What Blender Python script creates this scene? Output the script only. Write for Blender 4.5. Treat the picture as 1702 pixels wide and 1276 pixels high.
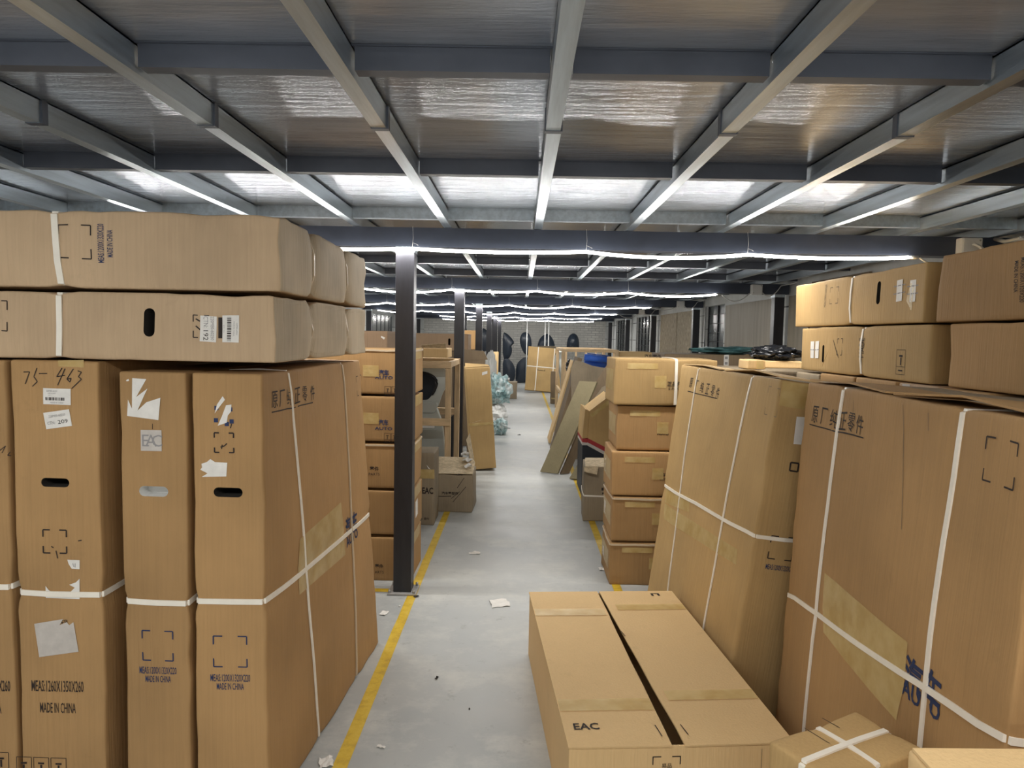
import bpy, bmesh, math, random
from mathutils import Vector, Matrix, noise, Euler
R = math.radians
for o in list(bpy.data.objects): bpy.data.objects.remove(o)
sc = bpy.context.scene
COL = sc.collection

# ------------------------------------------------------------------ camera
F, IW, IH, CZ = 1162.0, 1702, 1276, 1.45
def cam_basis():
    rho, psi, th = R(1.1), math.atan(13.5 / F), math.atan(80.3 / F)
    f = Vector((-math.sin(psi) * math.cos(th), math.cos(psi) * math.cos(th), -math.sin(th)))
    r = Vector((math.cos(psi), math.sin(psi), 0)); u = r.cross(f)
    c, s = math.cos(rho), math.sin(rho)
    return r * c + u * s, u * c - r * s, f
CR, CU, CF = cam_basis()
CO = Vector((0, 0, CZ))
cam = bpy.data.objects.new('camera', bpy.data.cameras.new('camera'))
COL.objects.link(cam)
cam.data.sensor_width = 36; cam.data.lens = 36 * F / IW
cam.data.clip_start = 0.05
m = Matrix((CR, CU, -CF)).transposed().to_4x4(); m.translation = CO
cam.matrix_world = m
sc.camera = cam
def ray(px, py): return CF + CR * ((px - IW / 2) / F) - CU * ((py - IH / 2) / F)
def at(px, py, X=None, Y=None, Z=None):        # point of the place seen at a photo pixel, on a given plane
    d = ray(px, py)
    for i, v in enumerate((X, Y, Z)):
        if v is not None: return CO + d * ((v - CO[i]) / d[i])

# ------------------------------------------------------------------ world, exposure
w = bpy.data.worlds.new('world'); sc.world = w; w.use_nodes = True
w.node_tree.nodes['Background'].inputs[0].default_value = (0.6, 0.65, 0.7, 1)
w.node_tree.nodes['Background'].inputs[1].default_value = 0.15
sc.view_settings.view_transform = 'Standard'; sc.view_settings.look = 'None'
sc.view_settings.gamma = 1; sc.view_settings.use_curve_mapping = False
sc.view_settings.exposure = 0.0
LED_POWER = 103.0

# ------------------------------------------------------------------ materials
def newmat(name):
    m = bpy.data.materials.new(name); m.use_nodes = True
    nt = m.node_tree; b = nt.nodes['Principled BSDF']
    return m, nt, b
def L(nt, a, b): nt.links.new(a, b)
def N(nt, t, **k):
    n = nt.nodes.new(t)
    for a, v in k.items():
        if a in n.inputs.keys() if hasattr(n.inputs, 'keys') else False: n.inputs[a].default_value = v
        else: setattr(n, a, v)
    return n
def coords(nt, scale=(1, 1, 1), kind='Object'):
    tc = nt.nodes.new('ShaderNodeTexCoord'); mp = nt.nodes.new('ShaderNodeMapping')
    mp.inputs['Scale'].default_value = scale
    L(nt, tc.outputs[kind], mp.inputs['Vector']); return mp.outputs['Vector']
def noise_n(nt, vec, scale, detail=3, rough=0.55):
    n = nt.nodes.new('ShaderNodeTexNoise'); n.inputs['Scale'].default_value = scale
    n.inputs['Detail'].default_value = detail; n.inputs['Roughness'].default_value = rough
    L(nt, vec, n.inputs['Vector']); return n
def ramp(nt, fac, stops):
    r = nt.nodes.new('ShaderNodeValToRGB'); e = r.color_ramp.elements
    while len(e) < len(stops): e.new(0.5)
    for i, (p, c) in enumerate(stops):
        e[i].position = p; e[i].color = (*c, 1) if len(c) == 3 else c
    L(nt, fac, r.inputs['Fac']); return r
def mixc(nt, fac, a, b, mode='MIX'):
    mx = nt.nodes.new('ShaderNodeMix'); mx.data_type = 'RGBA'; mx.blend_type = mode
    for s, v in ((0, fac), (6, a), (7, b)):
        if hasattr(v, 'is_output') or hasattr(v, 'links'): L(nt, v, mx.inputs[s])
        else: mx.inputs[s].default_value = v if not isinstance(v, tuple) else (*v, 1) if len(v) == 3 else v
    return mx.outputs[2]
def bump(nt, b, h, strength=0.2, dist=0.01):
    n = nt.nodes.new('ShaderNodeBump'); n.inputs['Strength'].default_value = strength
    n.inputs['Distance'].default_value = dist
    L(nt, h, n.inputs['Height']); L(nt, n.outputs['Normal'], b.inputs['Normal'])

def kraft(name, base, dirt=0.25, rough=0.75, flute=(1, 1, 0)):
    m, nt, b = newmat(name)
    v = coords(nt)
    oi = nt.nodes.new('ShaderNodeObjectInfo')
    add = nt.nodes.new('ShaderNodeVectorMath'); add.operation = 'ADD'
    sc_ = nt.nodes.new('ShaderNodeVectorMath'); sc_.operation = 'SCALE'; sc_.inputs['Scale'].default_value = 17
    comb = nt.nodes.new('ShaderNodeCombineXYZ')
    for i in range(3): L(nt, oi.outputs['Random'], comb.inputs[i])
    L(nt, comb.outputs[0], sc_.inputs[0]); L(nt, v, add.inputs[0]); L(nt, sc_.outputs[0], add.inputs[1])
    v = add.outputs[0]
    n1 = noise_n(nt, v, 2.2, 4)
    dk = tuple(c * (1 - dirt) for c in base); lt = tuple(min(1, c * 1.10) for c in base)
    c1 = ramp(nt, n1.outputs['Fac'], [(0.3, dk), (0.62, base), (0.85, lt)]).outputs['Color']
    st = nt.nodes.new('ShaderNodeMapping'); st.inputs['Scale'].default_value = (130 * flute[0] + 3, 130 * flute[1] + 3, 130 * flute[2] + 3)
    L(nt, v, st.inputs['Vector'])
    n2 = noise_n(nt, st.outputs[0], 1.0, 2)
    c2 = mixc(nt, 0.22, c1, ramp(nt, n2.outputs['Fac'], [(0.3, dk), (0.7, lt)]).outputs['Color'])
    n3 = noise_n(nt, v, 9, 5, 0.7)
    c3 = mixc(nt, ramp(nt, n3.outputs['Fac'], [(0.62, (0, 0, 0)), (0.78, (0.35, 0.35, 0.35))]).outputs['Color'], c2, tuple(c * 0.62 for c in base))
    hv = nt.nodes.new('ShaderNodeHueSaturation')
    mr = nt.nodes.new('ShaderNodeMapRange'); mr.inputs['To Min'].default_value = 0.92; mr.inputs['To Max'].default_value = 1.08
    L(nt, oi.outputs['Random'], mr.inputs['Value']); L(nt, mr.outputs[0], hv.inputs['Value']); L(nt, c3, hv.inputs['Color'])
    L(nt, hv.outputs[0], b.inputs['Base Color'])
    b.inputs['Roughness'].default_value = rough; b.inputs['Specular IOR Level'].default_value = 0.3
    mx = nt.nodes.new('ShaderNodeMath'); mx.operation = 'ADD'
    n4 = noise_n(nt, v, 5, 4)
    L(nt, n2.outputs['Fac'], mx.inputs[0]); L(nt, n4.outputs['Fac'], mx.inputs[1])
    bump(nt, b, mx.outputs[0], 0.25, 0.006)
    return m
def plain(name, col, rough=0.6, metal=0.0, spec=0.4, nz=0.0, nscale=6, stretch=(1, 1, 1), bmp=0.0):
    m, nt, b = newmat(name)
    b.inputs['Roughness'].default_value = rough; b.inputs['Metallic'].default_value = metal
    b.inputs['Specular IOR Level'].default_value = spec
    if nz or bmp:
        n = noise_n(nt, coords(nt, stretch), nscale, 4, 0.6)
        L(nt, ramp(nt, n.outputs['Fac'], [(0.3, tuple(c * (1 - nz) for c in col)), (0.7, tuple(min(1, c * (1 + nz * .6)) for c in col))]).outputs['Color'], b.inputs['Base Color'])
        if bmp: bump(nt, b, n.outputs['Fac'], bmp, 0.01)
    else: b.inputs['Base Color'].default_value = (*col, 1)
    return m
M = {}
M['kraft'] = kraft('kraft_board', (0.445, 0.268, 0.116))
M['kraft_pink'] = kraft('kraft_board_greyed', (0.44, 0.30, 0.19))
M['kraft_worn'] = kraft('kraft_board_worn', (0.60, 0.50, 0.36), dirt=0.42)
M['kraft_light'] = kraft('kraft_board_pale', (0.75, 0.525, 0.265), dirt=0.10)
M['kraft_top'] = kraft('kraft_board_rosy', (0.58, 0.42, 0.265))
M['kraft_gold'] = kraft('kraft_board_golden', (0.52, 0.345, 0.15))
M['kraft_dusty'] = kraft('kraft_board_dusty', (0.36, 0.29, 0.20), dirt=0.4)
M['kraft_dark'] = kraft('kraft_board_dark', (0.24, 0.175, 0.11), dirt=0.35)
M['kraft_olive'] = kraft('kraft_board_olive', (0.30, 0.255, 0.15), dirt=0.3)
M['kraft_edge'] = plain('torn_board_edge', (0.62, 0.5, 0.33), 0.8, nz=0.3, nscale=40)
M['ink_black'] = plain('black_print', (0.035, 0.027, 0.025), 0.7, spec=0.2)
M['ink_blue'] = plain('navy_print', (0.03, 0.045, 0.11), 0.7, spec=0.2)
M['ink_grey'] = plain('grey_print', (0.30, 0.29, 0.29), 0.7, spec=0.2)
M['paper'] = plain('white_paper', (0.78, 0.76, 0.72), 0.6, nz=0.08, nscale=30)
M['paper_grey'] = plain('grey_paper', (0.55, 0.51, 0.47), 0.6, nz=0.12, nscale=30)
M['strap'] = plain('white_strapping', (0.90, 0.85, 0.75), 0.4, nz=0.06, nscale=12)
M['strap_kraft'] = plain('cream_strapping', (0.62, 0.50, 0.35), 0.4)
M['black_paint'] = plain('black_painted_steel', (0.022, 0.022, 0.028), 0.42, spec=0.5, nz=0.3, nscale=5, stretch=(6, 6, 1))
M['beam_paint'] = plain('dark_painted_beam', (0.042, 0.052, 0.078), 0.5, spec=0.5, nz=0.25, nscale=4)
M['galv'] = plain('galvanized_steel', (0.56, 0.63, 0.68), 0.28, metal=0.85, nz=0.18, nscale=3, stretch=(14, .8, 14), bmp=0.06)
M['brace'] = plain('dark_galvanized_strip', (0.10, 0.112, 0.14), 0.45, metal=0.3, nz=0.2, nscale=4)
M['bolt'] = plain('dull_steel', (0.45, 0.44, 0.42), 0.4, metal=0.9)
M['plate'] = plain('grey_base_plate', (0.42, 0.41, 0.40), 0.5, metal=0.5, nz=0.2)
M['wood'] = plain('raw_pine', (0.60, 0.43, 0.25), 0.65, nz=0.25, nscale=4, stretch=(8, 8, 1.5), bmp=0.1)
M['wood_x'] = plain('raw_pine_across', (0.64, 0.46, 0.27), 0.65, nz=0.25, nscale=4, stretch=(1.5, 8, 8), bmp=0.1)
M['white_plastic'] = plain('white_plastic', (0.75, 0.75, 0.73), 0.4)
M['cable'] = plain('white_cable', (0.6, 0.6, 0.58), 0.5)
M['silver'] = plain('silver_car_paint', (0.52, 0.56, 0.54), 0.3, metal=0.35, spec=0.5)
M['carblack'] = plain('blue_black_panel', (0.018, 0.026, 0.04), 0.35, spec=0.5, nz=0.3, nscale=2)
M['rubber'] = plain('black_rubber', (0.015, 0.015, 0.017), 0.5)
M['blue'] = plain('blue_foam', (0.04, 0.14, 0.62), 0.55, nz=0.2)
M['red'] = plain('red_print', (0.36, 0.03, 0.035), 0.6)
M['navy'] = plain('navy_black_print', (0.014, 0.018, 0.026), 0.55)
M['foam'] = plain('white_foam', (0.78, 0.78, 0.76), 0.7, nz=0.05)
M['hole_shade_scrap'] = plain('hole_shade_and_scrap', (0.03, 0.026, 0.022), 0.9)  # near black for hand-hole shade put into the colour, and for dark scraps
M['teal_film'] = plain('teal_film', (0.10, 0.23, 0.24), 0.3, nz=0.3, nscale=8)
M['bagblack'] = plain('black_plastic_bag', (0.012, 0.013, 0.016), 0.25, spec=0.6, nz=0.2, nscale=20, bmp=0.5)

def film():
    m, nt, b = newmat('wrap_film')
    n = noise_n(nt, coords(nt), 7, 5, 0.7)
    L(nt, ramp(nt, n.outputs['Fac'], [(0.32, (0.16, 0.36, 0.38)), (0.48, (0.50, 0.68, 0.70)), (0.62, (0.85, 0.90, 0.90))]).outputs['Color'], b.inputs['Base Color'])
    b.inputs['Roughness'].default_value = 0.22; b.inputs['Transmission Weight'].default_value = 0.25
    bump(nt, b, n.outputs['Fac'], 0.8, 0.03); return m
M['film'] = film()
def tape():
    m, nt, b = newmat('packing_tape')
    n = noise_n(nt, coords(nt), 14, 3)
    L(nt, ramp(nt, n.outputs['Fac'], [(0.35, (0.66, 0.47, 0.17)), (0.65, (0.80, 0.62, 0.29))]).outputs['Color'], b.inputs['Base Color'])
    b.inputs['Roughness'].default_value = 0.28; b.inputs['Alpha'].default_value = 0.62
    bump(nt, b, n.outputs['Fac'], 0.35, 0.01); return m
M['tape'] = tape()
def deck():
    m, nt, b = newmat('film_faced_deck')
    n = noise_n(nt, coords(nt, (1.2, 9, 1)), 2.2, 6, 0.65)
    n2 = noise_n(nt, coords(nt, (1, 1, 1)), 1.3, 3)
    c = ramp(nt, n.outputs['Fac'], [(0.3, (0.31, 0.35, 0.42)), (0.7, (0.56, 0.61, 0.70))]).outputs['Color']
    L(nt, mixc(nt, 0.5, c, ramp(nt, n2.outputs['Fac'], [(0.35, (0.34, 0.38, 0.45)), (0.7, (0.58, 0.62, 0.70))]).outputs['Color']), b.inputs['Base Color'])
    b.inputs['Metallic'].default_value = 0.55
    L(nt, ramp(nt, n2.outputs['Fac'], [(0.3, (0.15,) * 3), (0.7, (0.26,) * 3)]).outputs['Color'], b.inputs['Roughness'])
    bump(nt, b, n.outputs['Fac'], 0.35, 0.01); return m
M['deck'] = deck()
def floor_m():
    m, nt, b = newmat('grey_floor_paint')
    v = coords(nt)
    n1 = noise_n(nt, v, 0.9, 5, 0.6); n2 = noise_n(nt, v, 9, 6, 0.75)
    n3 = noise_n(nt, coords(nt, (1, 1.25, 1)), 2.6, 6, 0.72)
    c = ramp(nt, n1.outputs['Fac'], [(0.3, (0.36, 0.38, 0.385)), (0.7, (0.47, 0.475, 0.455))]).outputs['Color']
    c = mixc(nt, ramp(nt, n3.outputs['Fac'], [(0.48, (0, 0, 0)), (0.68, (0.7, 0.7, 0.7))]).outputs['Color'], c, (0.60, 0.60, 0.56))
    c = mixc(nt, ramp(nt, n2.outputs['Fac'], [(0.60, (0, 0, 0)), (0.70, (0.65, 0.65, 0.65))]).outputs['Color'], c, (0.27, 0.27, 0.26))
    L(nt, c, b.inputs['Base Color'])
    L(nt, ramp(nt, n3.outputs['Fac'], [(0.3, (0.3,) * 3), (0.7, (0.5,) * 3)]).outputs['Color'], b.inputs['Roughness'])
    b.inputs['Specular IOR Level'].default_value = 0.5
    bump(nt, b, n2.outputs['Fac'], 0.12, 0.004); return m
M['floor'] = floor_m()
def yellow():
    m, nt, b = newmat('yellow_floor_tape')
    n = noise_n(nt, coords(nt), 12, 5, 0.7)
    L(nt, ramp(nt, n.outputs['Fac'], [(0.3, (0.46, 0.28, 0.03)), (0.5, (0.66, 0.44, 0.03)), (0.75, (0.74, 0.55, 0.10))]).outputs['Color'], b.inputs['Base Color'])
    b.inputs['Roughness'].default_value = 0.5; return m
M['yellow'] = yellow()
def brick(name, c1, c2, mortar, scale, bw=0.5, rh=0.25, rot=(R(90), 0, 0), ms=0.02):
    m, nt, b = newmat(name)
    tc = nt.nodes.new('ShaderNodeTexCoord'); mp = nt.nodes.new('ShaderNodeMapping')
    mp.inputs['Rotation'].default_value = rot; L(nt, tc.outputs['Object'], mp.inputs['Vector'])
    t = nt.nodes.new('ShaderNodeTexBrick'); t.inputs['Scale'].default_value = scale
    t.inputs['Brick Width'].default_value = bw; t.inputs['Row Height'].default_value = rh; t.inputs['Mortar Size'].default_value = ms
    for k, c in (('Color1', c1), ('Color2', c2), ('Mortar', mortar)): t.inputs[k].default_value = (*c, 1)
    L(nt, mp.outputs[0], t.inputs['Vector'])
    n = noise_n(nt, mp.outputs[0], 1.6, 5, 0.7)
    L(nt, mixc(nt, ramp(nt, n.outputs['Fac'], [(0.4, (0, 0, 0)), (0.6, (0.8, 0.8, 0.8))]).outputs['Color'], t.outputs['Color'], tuple(x * 0.72 for x in c1)), b.inputs['Base Color'])
    b.inputs['Roughness'].default_value = 0.8; bump(nt, b, t.outputs['Fac'], 0.3, 0.01); return m
M['brick'] = brick('whitewashed_brick', (0.78, 0.76, 0.71), (0.62, 0.60, 0.57), (0.36, 0.35, 0.33), 1.0, 0.24, 0.075, (R(90), 0, 0), 0.008)
M['block'] = brick('pale_glazed_block', (0.74, 0.75, 0.73), (0.64, 0.66, 0.66), (0.05, 0.05, 0.06), 1.0, 0.4, 0.13, (R(90), 0, R(90)), 0.008)
M['block_left'] = M['block']
M['osb'] = plain('strand_board', (0.36, 0.30, 0.21), 0.75, nz=0.45, nscale=16, stretch=(1, 1.6, 0.8), bmp=0.2)
M['ply'] = plain('weathered_plywood', (0.27, 0.235, 0.18), 0.6, nz=0.22, nscale=2, stretch=(1, 7, 0.6))
M['glass'] = plain('dusty_window_glass', (0.12, 0.135, 0.14), 0.2, spec=0.6, nz=0.3, nscale=2)
M['mullion'] = plain('black_mullion', (0.02, 0.02, 0.024), 0.5)
def led(name, power):
    m, nt, b = newmat(name)
    b.inputs['Base Color'].default_value = (0.9, 0.9, 0.9, 1)
    b.inputs['Emission Color'].default_value = (1.0, 0.975, 0.93, 1); b.inputs['Emission Strength'].default_value = power
    return m
M['led'] = led('led_glow', LED_POWER); M['led_back'] = led('led_tape_backing', LED_POWER * .07)

# ------------------------------------------------------------------ object helpers
def link(o, parent=None):
    COL.objects.link(o)
    if parent is not None: o.parent = parent
    return o
def tag(o, label, cat, group=None, kind=None):
    if label: o['label'] = label
    if cat: o['category'] = cat
    if group: o['group'] = group
    if kind: o['kind'] = kind
    return o
def empty(name, label, cat, loc=(0, 0, 0), rot=(0, 0, 0), group=None):
    o = bpy.data.objects.new(name, None); o.empty_display_size = 0.1
    o.location = loc; o.rotation_euler = rot
    link(o); return tag(o, label, cat, group)
class MB:
    """collects shapes, builds ONE mesh object"""
    def __init__(s): s.v = []; s.f = []; s.mi = []; s.mats = []; s.cur = 0; s.smooth = []
    def mat(s, k):
        m = M[k]
        if m not in s.mats: s.mats.append(m)
        s.cur = s.mats.index(m); return s
    def add(s, vs, fs, smooth=False):
        b = len(s.v); s.v += [Vector(v) for v in vs]
        for f in fs: s.f.append([b + i for i in f]); s.mi.append(s.cur); s.smooth.append(smooth)
    def box(s, a, b, xf=None):
        x0, y0, z0 = a; x1, y1, z1 = b
        vs = [Vector(p) for p in ((x0, y0, z0), (x1, y0, z0), (x1, y1, z0), (x0, y1, z0), (x0, y0, z1), (x1, y0, z1), (x1, y1, z1), (x0, y1, z1))]
        if xf: vs = [xf @ v for v in vs]
        s.add(vs, [(0, 3, 2, 1), (4, 5, 6, 7), (0, 1, 5, 4), (1, 2, 6, 5), (2, 3, 7, 6), (3, 0, 4, 7)])
    def prism(s, pts, d, origin=(0, 0, 0), ex=(1, 0, 0), ey=(0, 0, 1), en=(0, 1, 0)):
        """polygon pts (2D) in plane ex/ey at origin, extruded by d along en"""
        o, ex, ey, en = map(Vector, (origin, ex, ey, en)); n = len(pts)
        a = [o + ex * p[0] + ey * p[1] for p in pts]; b = [p + en * d for p in a]
        s.add(a + b, [list(range(n)), list(range(2 * n - 1, n - 1, -1))] + [(i, i + n, (i + 1) % n + n, (i + 1) % n) for i in range(n)])
    def tube(s, path, r, n=6, closed=False, caps=True):
        path = [Vector(p) for p in path]; rings = []
        b = len(s.v); up = Vector((0, 0, 1))
        for i, p in enumerate(path):
            t = (path[min(i + 1, len(path) - 1)] - path[max(i - 1, 0)]).normalized()
            a = t.cross(up)
            if a.length < 1e-3: a = t.cross(Vector((1, 0, 0)))
            a.normalize(); c = a.cross(t)
            rr = r[i] if isinstance(r, (list, tuple)) else r
            s.v += [p + (a * math.cos(2 * math.pi * k / n) + c * math.sin(2 * math.pi * k / n)) * rr for k in range(n)]
        fs = []
        for i in range(len(path) - 1):
            for k in range(n): fs.append([b + i * n + k, b + i * n + (k + 1) % n, b + (i + 1) * n + (k + 1) % n, b + (i + 1) * n + k])
        if caps: fs.append([b + k for k in range(n)][::-1]); fs.append([b + (len(path) - 1) * n + k for k in range(n)])
        for f in fs: s.f.append(f); s.mi.append(s.cur); s.smooth.append(True)
    def mesh(s, name, warp=None):
        me = bpy.data.meshes.new(name)
        me.from_pydata([warp(v) if warp else v for v in s.v], [], s.f)
        for m in s.mats: me.materials.append(m)
        me.polygons.foreach_set('material_index', s.mi); me.polygons.foreach_set('use_smooth', s.smooth)
        me.update(); return me
    def build(s, name, parent=None, warp=None, loc=None, rot=None, bevel=0):
        o = bpy.data.objects.new(name, s.mesh(name, warp)); link(o, parent)
        if loc is not None: o.location = loc
        if rot is not None: o.rotation_euler = rot
        if bevel:
            bm = o.modifiers.new('bevel', 'BEVEL'); bm.width = bevel; bm.segments = 2; bm.limit_method = 'ANGLE'; bm.angle_limit = R(40)
        return o
def mb(k): return MB().mat(k)

# ---- text as mesh
TXT = {}
def text_geo(s, bold=0.0):
    k = (s, bold)
    if k in TXT: return TXT[k]
    cu = bpy.data.curves.new('t', 'FONT'); cu.body = s; cu.size = 1; cu.resolution_u = 2; cu.offset = bold
    cu.align_x = 'CENTER'
    o = bpy.data.objects.new('t', cu); COL.objects.link(o)
    dg = bpy.context.evaluated_depsgraph_get(); dg.update()
    me = bpy.data.meshes.new_from_object(o.evaluated_get(dg))
    vs = [Vector((v.co.x, v.co.y)) for v in me.vertices]; fs = [tuple(p.vertices) for p in me.polygons]
    bpy.data.objects.remove(o); bpy.data.curves.remove(cu); bpy.data.meshes.remove(me)
    if vs:
        cy = (min(v.y for v in vs) + max(v.y for v in vs)) / 2; cx = (min(v.x for v in vs) + max(v.x for v in vs)) / 2
        hh = max(v.y for v in vs) - min(v.y for v in vs)
        vs = [Vector(((v.x - cx) / hh, (v.y - cy) / hh)) for v in vs]
    TXT[k] = (vs, fs); return TXT[k]

# ------------------------------------------------------------------ cartons
SEED = [0]
class Carton:
    def __init__(s, label, size, loc, rot=(0, 0, 0), mat='kraft', name='carton', cat='carton', group=None, step=0.09,
                 bulge=0.004, crump=0.004, straps=(), extra=None, holes=(), seed=None, worn=False):
        SEED[0] += 1
        s.size = Vector(size); s.h = (size[0] / 2, size[1] / 2, size[2]); s.seed = Vector((seed or SEED[0] * 3.71, SEED[0] * 1.3, 0.5))
        s.loc, s.rot = loc, rot; s.bulge, s.crump, s.extra = bulge, crump, extra
        s.straps = list(straps); s.matk = mat
        s.mw = Matrix.Translation(loc) @ Euler(rot).to_matrix().to_4x4(); s.inv = s.mw.inverted()
        s.root = empty(name, label, cat, loc, rot, group)
        s.b = mb(mat); s.grid(step)
        if worn:
            s.b.mat('kraft_worn')
            for k, f in enumerate(s.b.f):
                if sum(s.b.v[i].x for i in f) / 4 > s.h[0] - .003: s.b.mi[k] = 1
            s.b.cur = 0
        s.pr = MB(); s.holes = list(holes)
    def grid(s, step):
        ax = []
        r = min(0.006, min(s.size) * 0.08)
        for i in range(3):
            lo, hi = (-s.size[i] / 2, s.size[i] / 2) if i < 2 else (0, s.size[i])
            n = max(1, round((hi - lo - 6 * r) / step))
            extra = [st[1] + d for st in s.straps if 'xyz'.index(st[0]) == i for d in ((-.03, -.012, 0, .012, .03) if len(st) < 3 or not st[2] else (-.06, -.03, -.01, .01, .03, .06))]
            ax.append([lo, lo + r, lo + 3 * r] + [lo + 3 * r + (hi - lo - 6 * r) * k / n for k in range(1, n)] + [hi - 3 * r, hi - r, hi])
            if extra: ax[-1] = sorted(ax[-1] + [e for e in extra if lo + 4 * r < e < hi - 4 * r])
        idx = {}; vs = []
        def V(i, j, k):
            key = (i, j, k)
            if key not in idx:
                p = Vector((ax[0][i], ax[1][j], ax[2][k])); inn = Vector()
                for a in range(3):
                    lo, hi = (-s.size[a] / 2, s.size[a] / 2) if a < 2 else (0, s.size[a])
                    inn[a] = min(max(p[a], lo + r), hi - r)
                d = p - inn
                if d.length > 1e-9: p = inn + d.normalized() * r
                idx[key] = len(vs); vs.append(p)
            return idx[key]
        fs = []; n = [len(a) - 1 for a in ax]
        for i in range(n[0]):
            for j in range(n[1]):
                fs.append((V(i, j, 0), V(i, j + 1, 0), V(i + 1, j + 1, 0), V(i + 1, j, 0)))
                fs.append((V(i, j, n[2]), V(i + 1, j, n[2]), V(i + 1, j + 1, n[2]), V(i, j + 1, n[2])))
        for i in range(n[0]):
            for k in range(n[2]):
                fs.append((V(i, 0, k), V(i + 1, 0, k), V(i + 1, 0, k + 1), V(i, 0, k + 1)))
                fs.append((V(i, n[1], k), V(i, n[1], k + 1), V(i + 1, n[1], k + 1), V(i + 1, n[1], k)))
        for j in range(n[1]):
            for k in range(n[2]):
                fs.append((V(0, j, k), V(0, j, k + 1), V(0, j + 1, k + 1), V(0, j + 1, k)))
                fs.append((V(n[0], j, k), V(n[0], j + 1, k), V(n[0], j + 1, k + 1), V(n[0], j, k + 1)))
        s.b.add(vs, fs, True)
    def warp(s, p):
        q = Vector(p); c = Vector((p.x / s.h[0], p.y / s.h[1], (p.z - s.size.z / 2) / (s.size.z / 2)))
        cc = [max(-1, min(1, x)) for x in c]
        for a in range(3):
            b_, c_ = [x for x in range(3) if x != a]
            q[a] += c[a] * s.bulge * min(1, min(s.size[b_], s.size[c_]) / .5) * (1 - cc[b_] ** 2) * (1 - cc[c_] ** 2) * (0.2 if a == 2 else 1)
        for st in s.straps:
            a = 'xyz'.index(st[0]); sl = st[2] if len(st) > 2 else 0
            dep = st[4] if len(st) > 4 else 0.007
            t = cc[2] if a < 2 else cc[1]
            ww = math.exp(-((p[a] - st[1] - sl * t) / 0.03) ** 2)
            for b_ in range(3):
                if b_ == a: continue
                c_ = 3 - a - b_
                q[b_] -= cc[b_] ** 3 * dep * ww * (0.25 + 0.75 * abs(cc[c_]) ** 4)
        e = sorted(abs(x) for x in cc)
        edge = max(0, (e[1] - 0.75) / 0.25)
        if s.crump:
            nv = noise.noise_vector(Vector(p) * 3.1 + s.seed) * s.crump * 0.8
            nv += noise.noise_vector(Vector(p) * 11 + s.seed) * s.crump * (0.15 + 0.9 * edge)
            if p.z < 0.03: nv.z = max(0, nv.z) * 0.2
            if p.z > s.size.z - 0.02: nv.z = min(0, nv.z)
            q += nv
        if s.extra: q = s.extra(q, c)
        return q
    # face coordinates
    def P(s, face, u, v, off=0.0012):
        hx, hy, sz = s.h
        return Vector({'front': (u, -hy - off, v), 'right': (hx + off, u, v), 'left': (-hx - off, -u, v), 'back': (-u, hy + off, v), 'top': (u, v, sz + off)}[face])
    def uv(s, face, p):
        if abs(p[0]) < 5 and abs(p[1]) < 5: return p
        o = s.inv @ CO; d = s.inv.to_3x3() @ ray(*p)
        hx, hy, sz = s.h
        a, val = {'front': (1, -hy), 'right': (0, hx), 'left': (0, -hx), 'back': (1, hy), 'top': (2, sz)}[face]
        q = o + d * ((val - o[a]) / d[a])
        return {'front': (q.x, q.z), 'right': (q.y, q.z), 'left': (-q.y, q.z), 'back': (-q.x, q.z), 'top': (q.x, q.y)}[face]
    # printing joins the body
    def text(s, face, p, txt, h, sx=1.0, rot=0, mat='ink_black', bold=0.0, b=None, off=0.0012, slant=0.0):
        b = b or s.pr; b.mat(mat); u, v = s.uv(face, p); vs, fs = text_geo(txt, bold)
        c, sn = math.cos(R(rot)), math.sin(R(rot))
        out = []
        for t in vs:
            x, y = (t.x * sx + t.y * slant) * h, t.y * h
            out.append(s.P(face, u + x * c - y * sn, v + x * sn + y * c, off))
        b.add(out, fs); b.cur = 0
    def rect(s, face, p, w, h, rot=0, mat='ink_black', b=None, off=0.0012, n=1):
        b = b or s.pr; b.mat(mat); u, v = s.uv(face, p); c, sn = math.cos(R(rot)), math.sin(R(rot))
        vs = []; fs = []
        for j in range(n + 1):
            for i in range(n + 1):
                x, y = (i / n - .5) * w, (j / n - .5) * h; vs.append(s.P(face, u + x * c - y * sn, v + x * sn + y * c, off))
        for j in range(n):
            for i in range(n): fs.append((j * (n + 1) + i, j * (n + 1) + i + 1, (j + 1) * (n + 1) + i + 1, (j + 1) * (n + 1) + i))
        b.add(vs, fs); b.cur = 0
    def line(s, face, p, q, w=0.002, mat='ink_black', b=None, off=0.0012):
        a = Vector(s.uv(face, p)); e = Vector(s.uv(face, q)); d = e - a
        k = max(1, int(d.length / 0.06))
        for i in range(k):
            c = a + d * ((i + .5) / k); s.rect(face, (c.x, c.y), d.length / k, w, math.degrees(math.atan2(d.y, d.x)), mat, b, off)
    def bracket(s, face, p, w, h, t=0.004, arm=0.3, mat='ink_black'):
        u, v = s.uv(face, p)
        for sx in (-1, 1):
            for sy in (-1, 1):
                s.rect(face, (u + sx * (w / 2 - w * arm / 2), v + sy * h / 2), w * arm, t, 0, mat)
                s.rect(face, (u + sx * w / 2, v + sy * (h / 2 - h * arm / 2)), t, h * arm, 0, mat)
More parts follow.
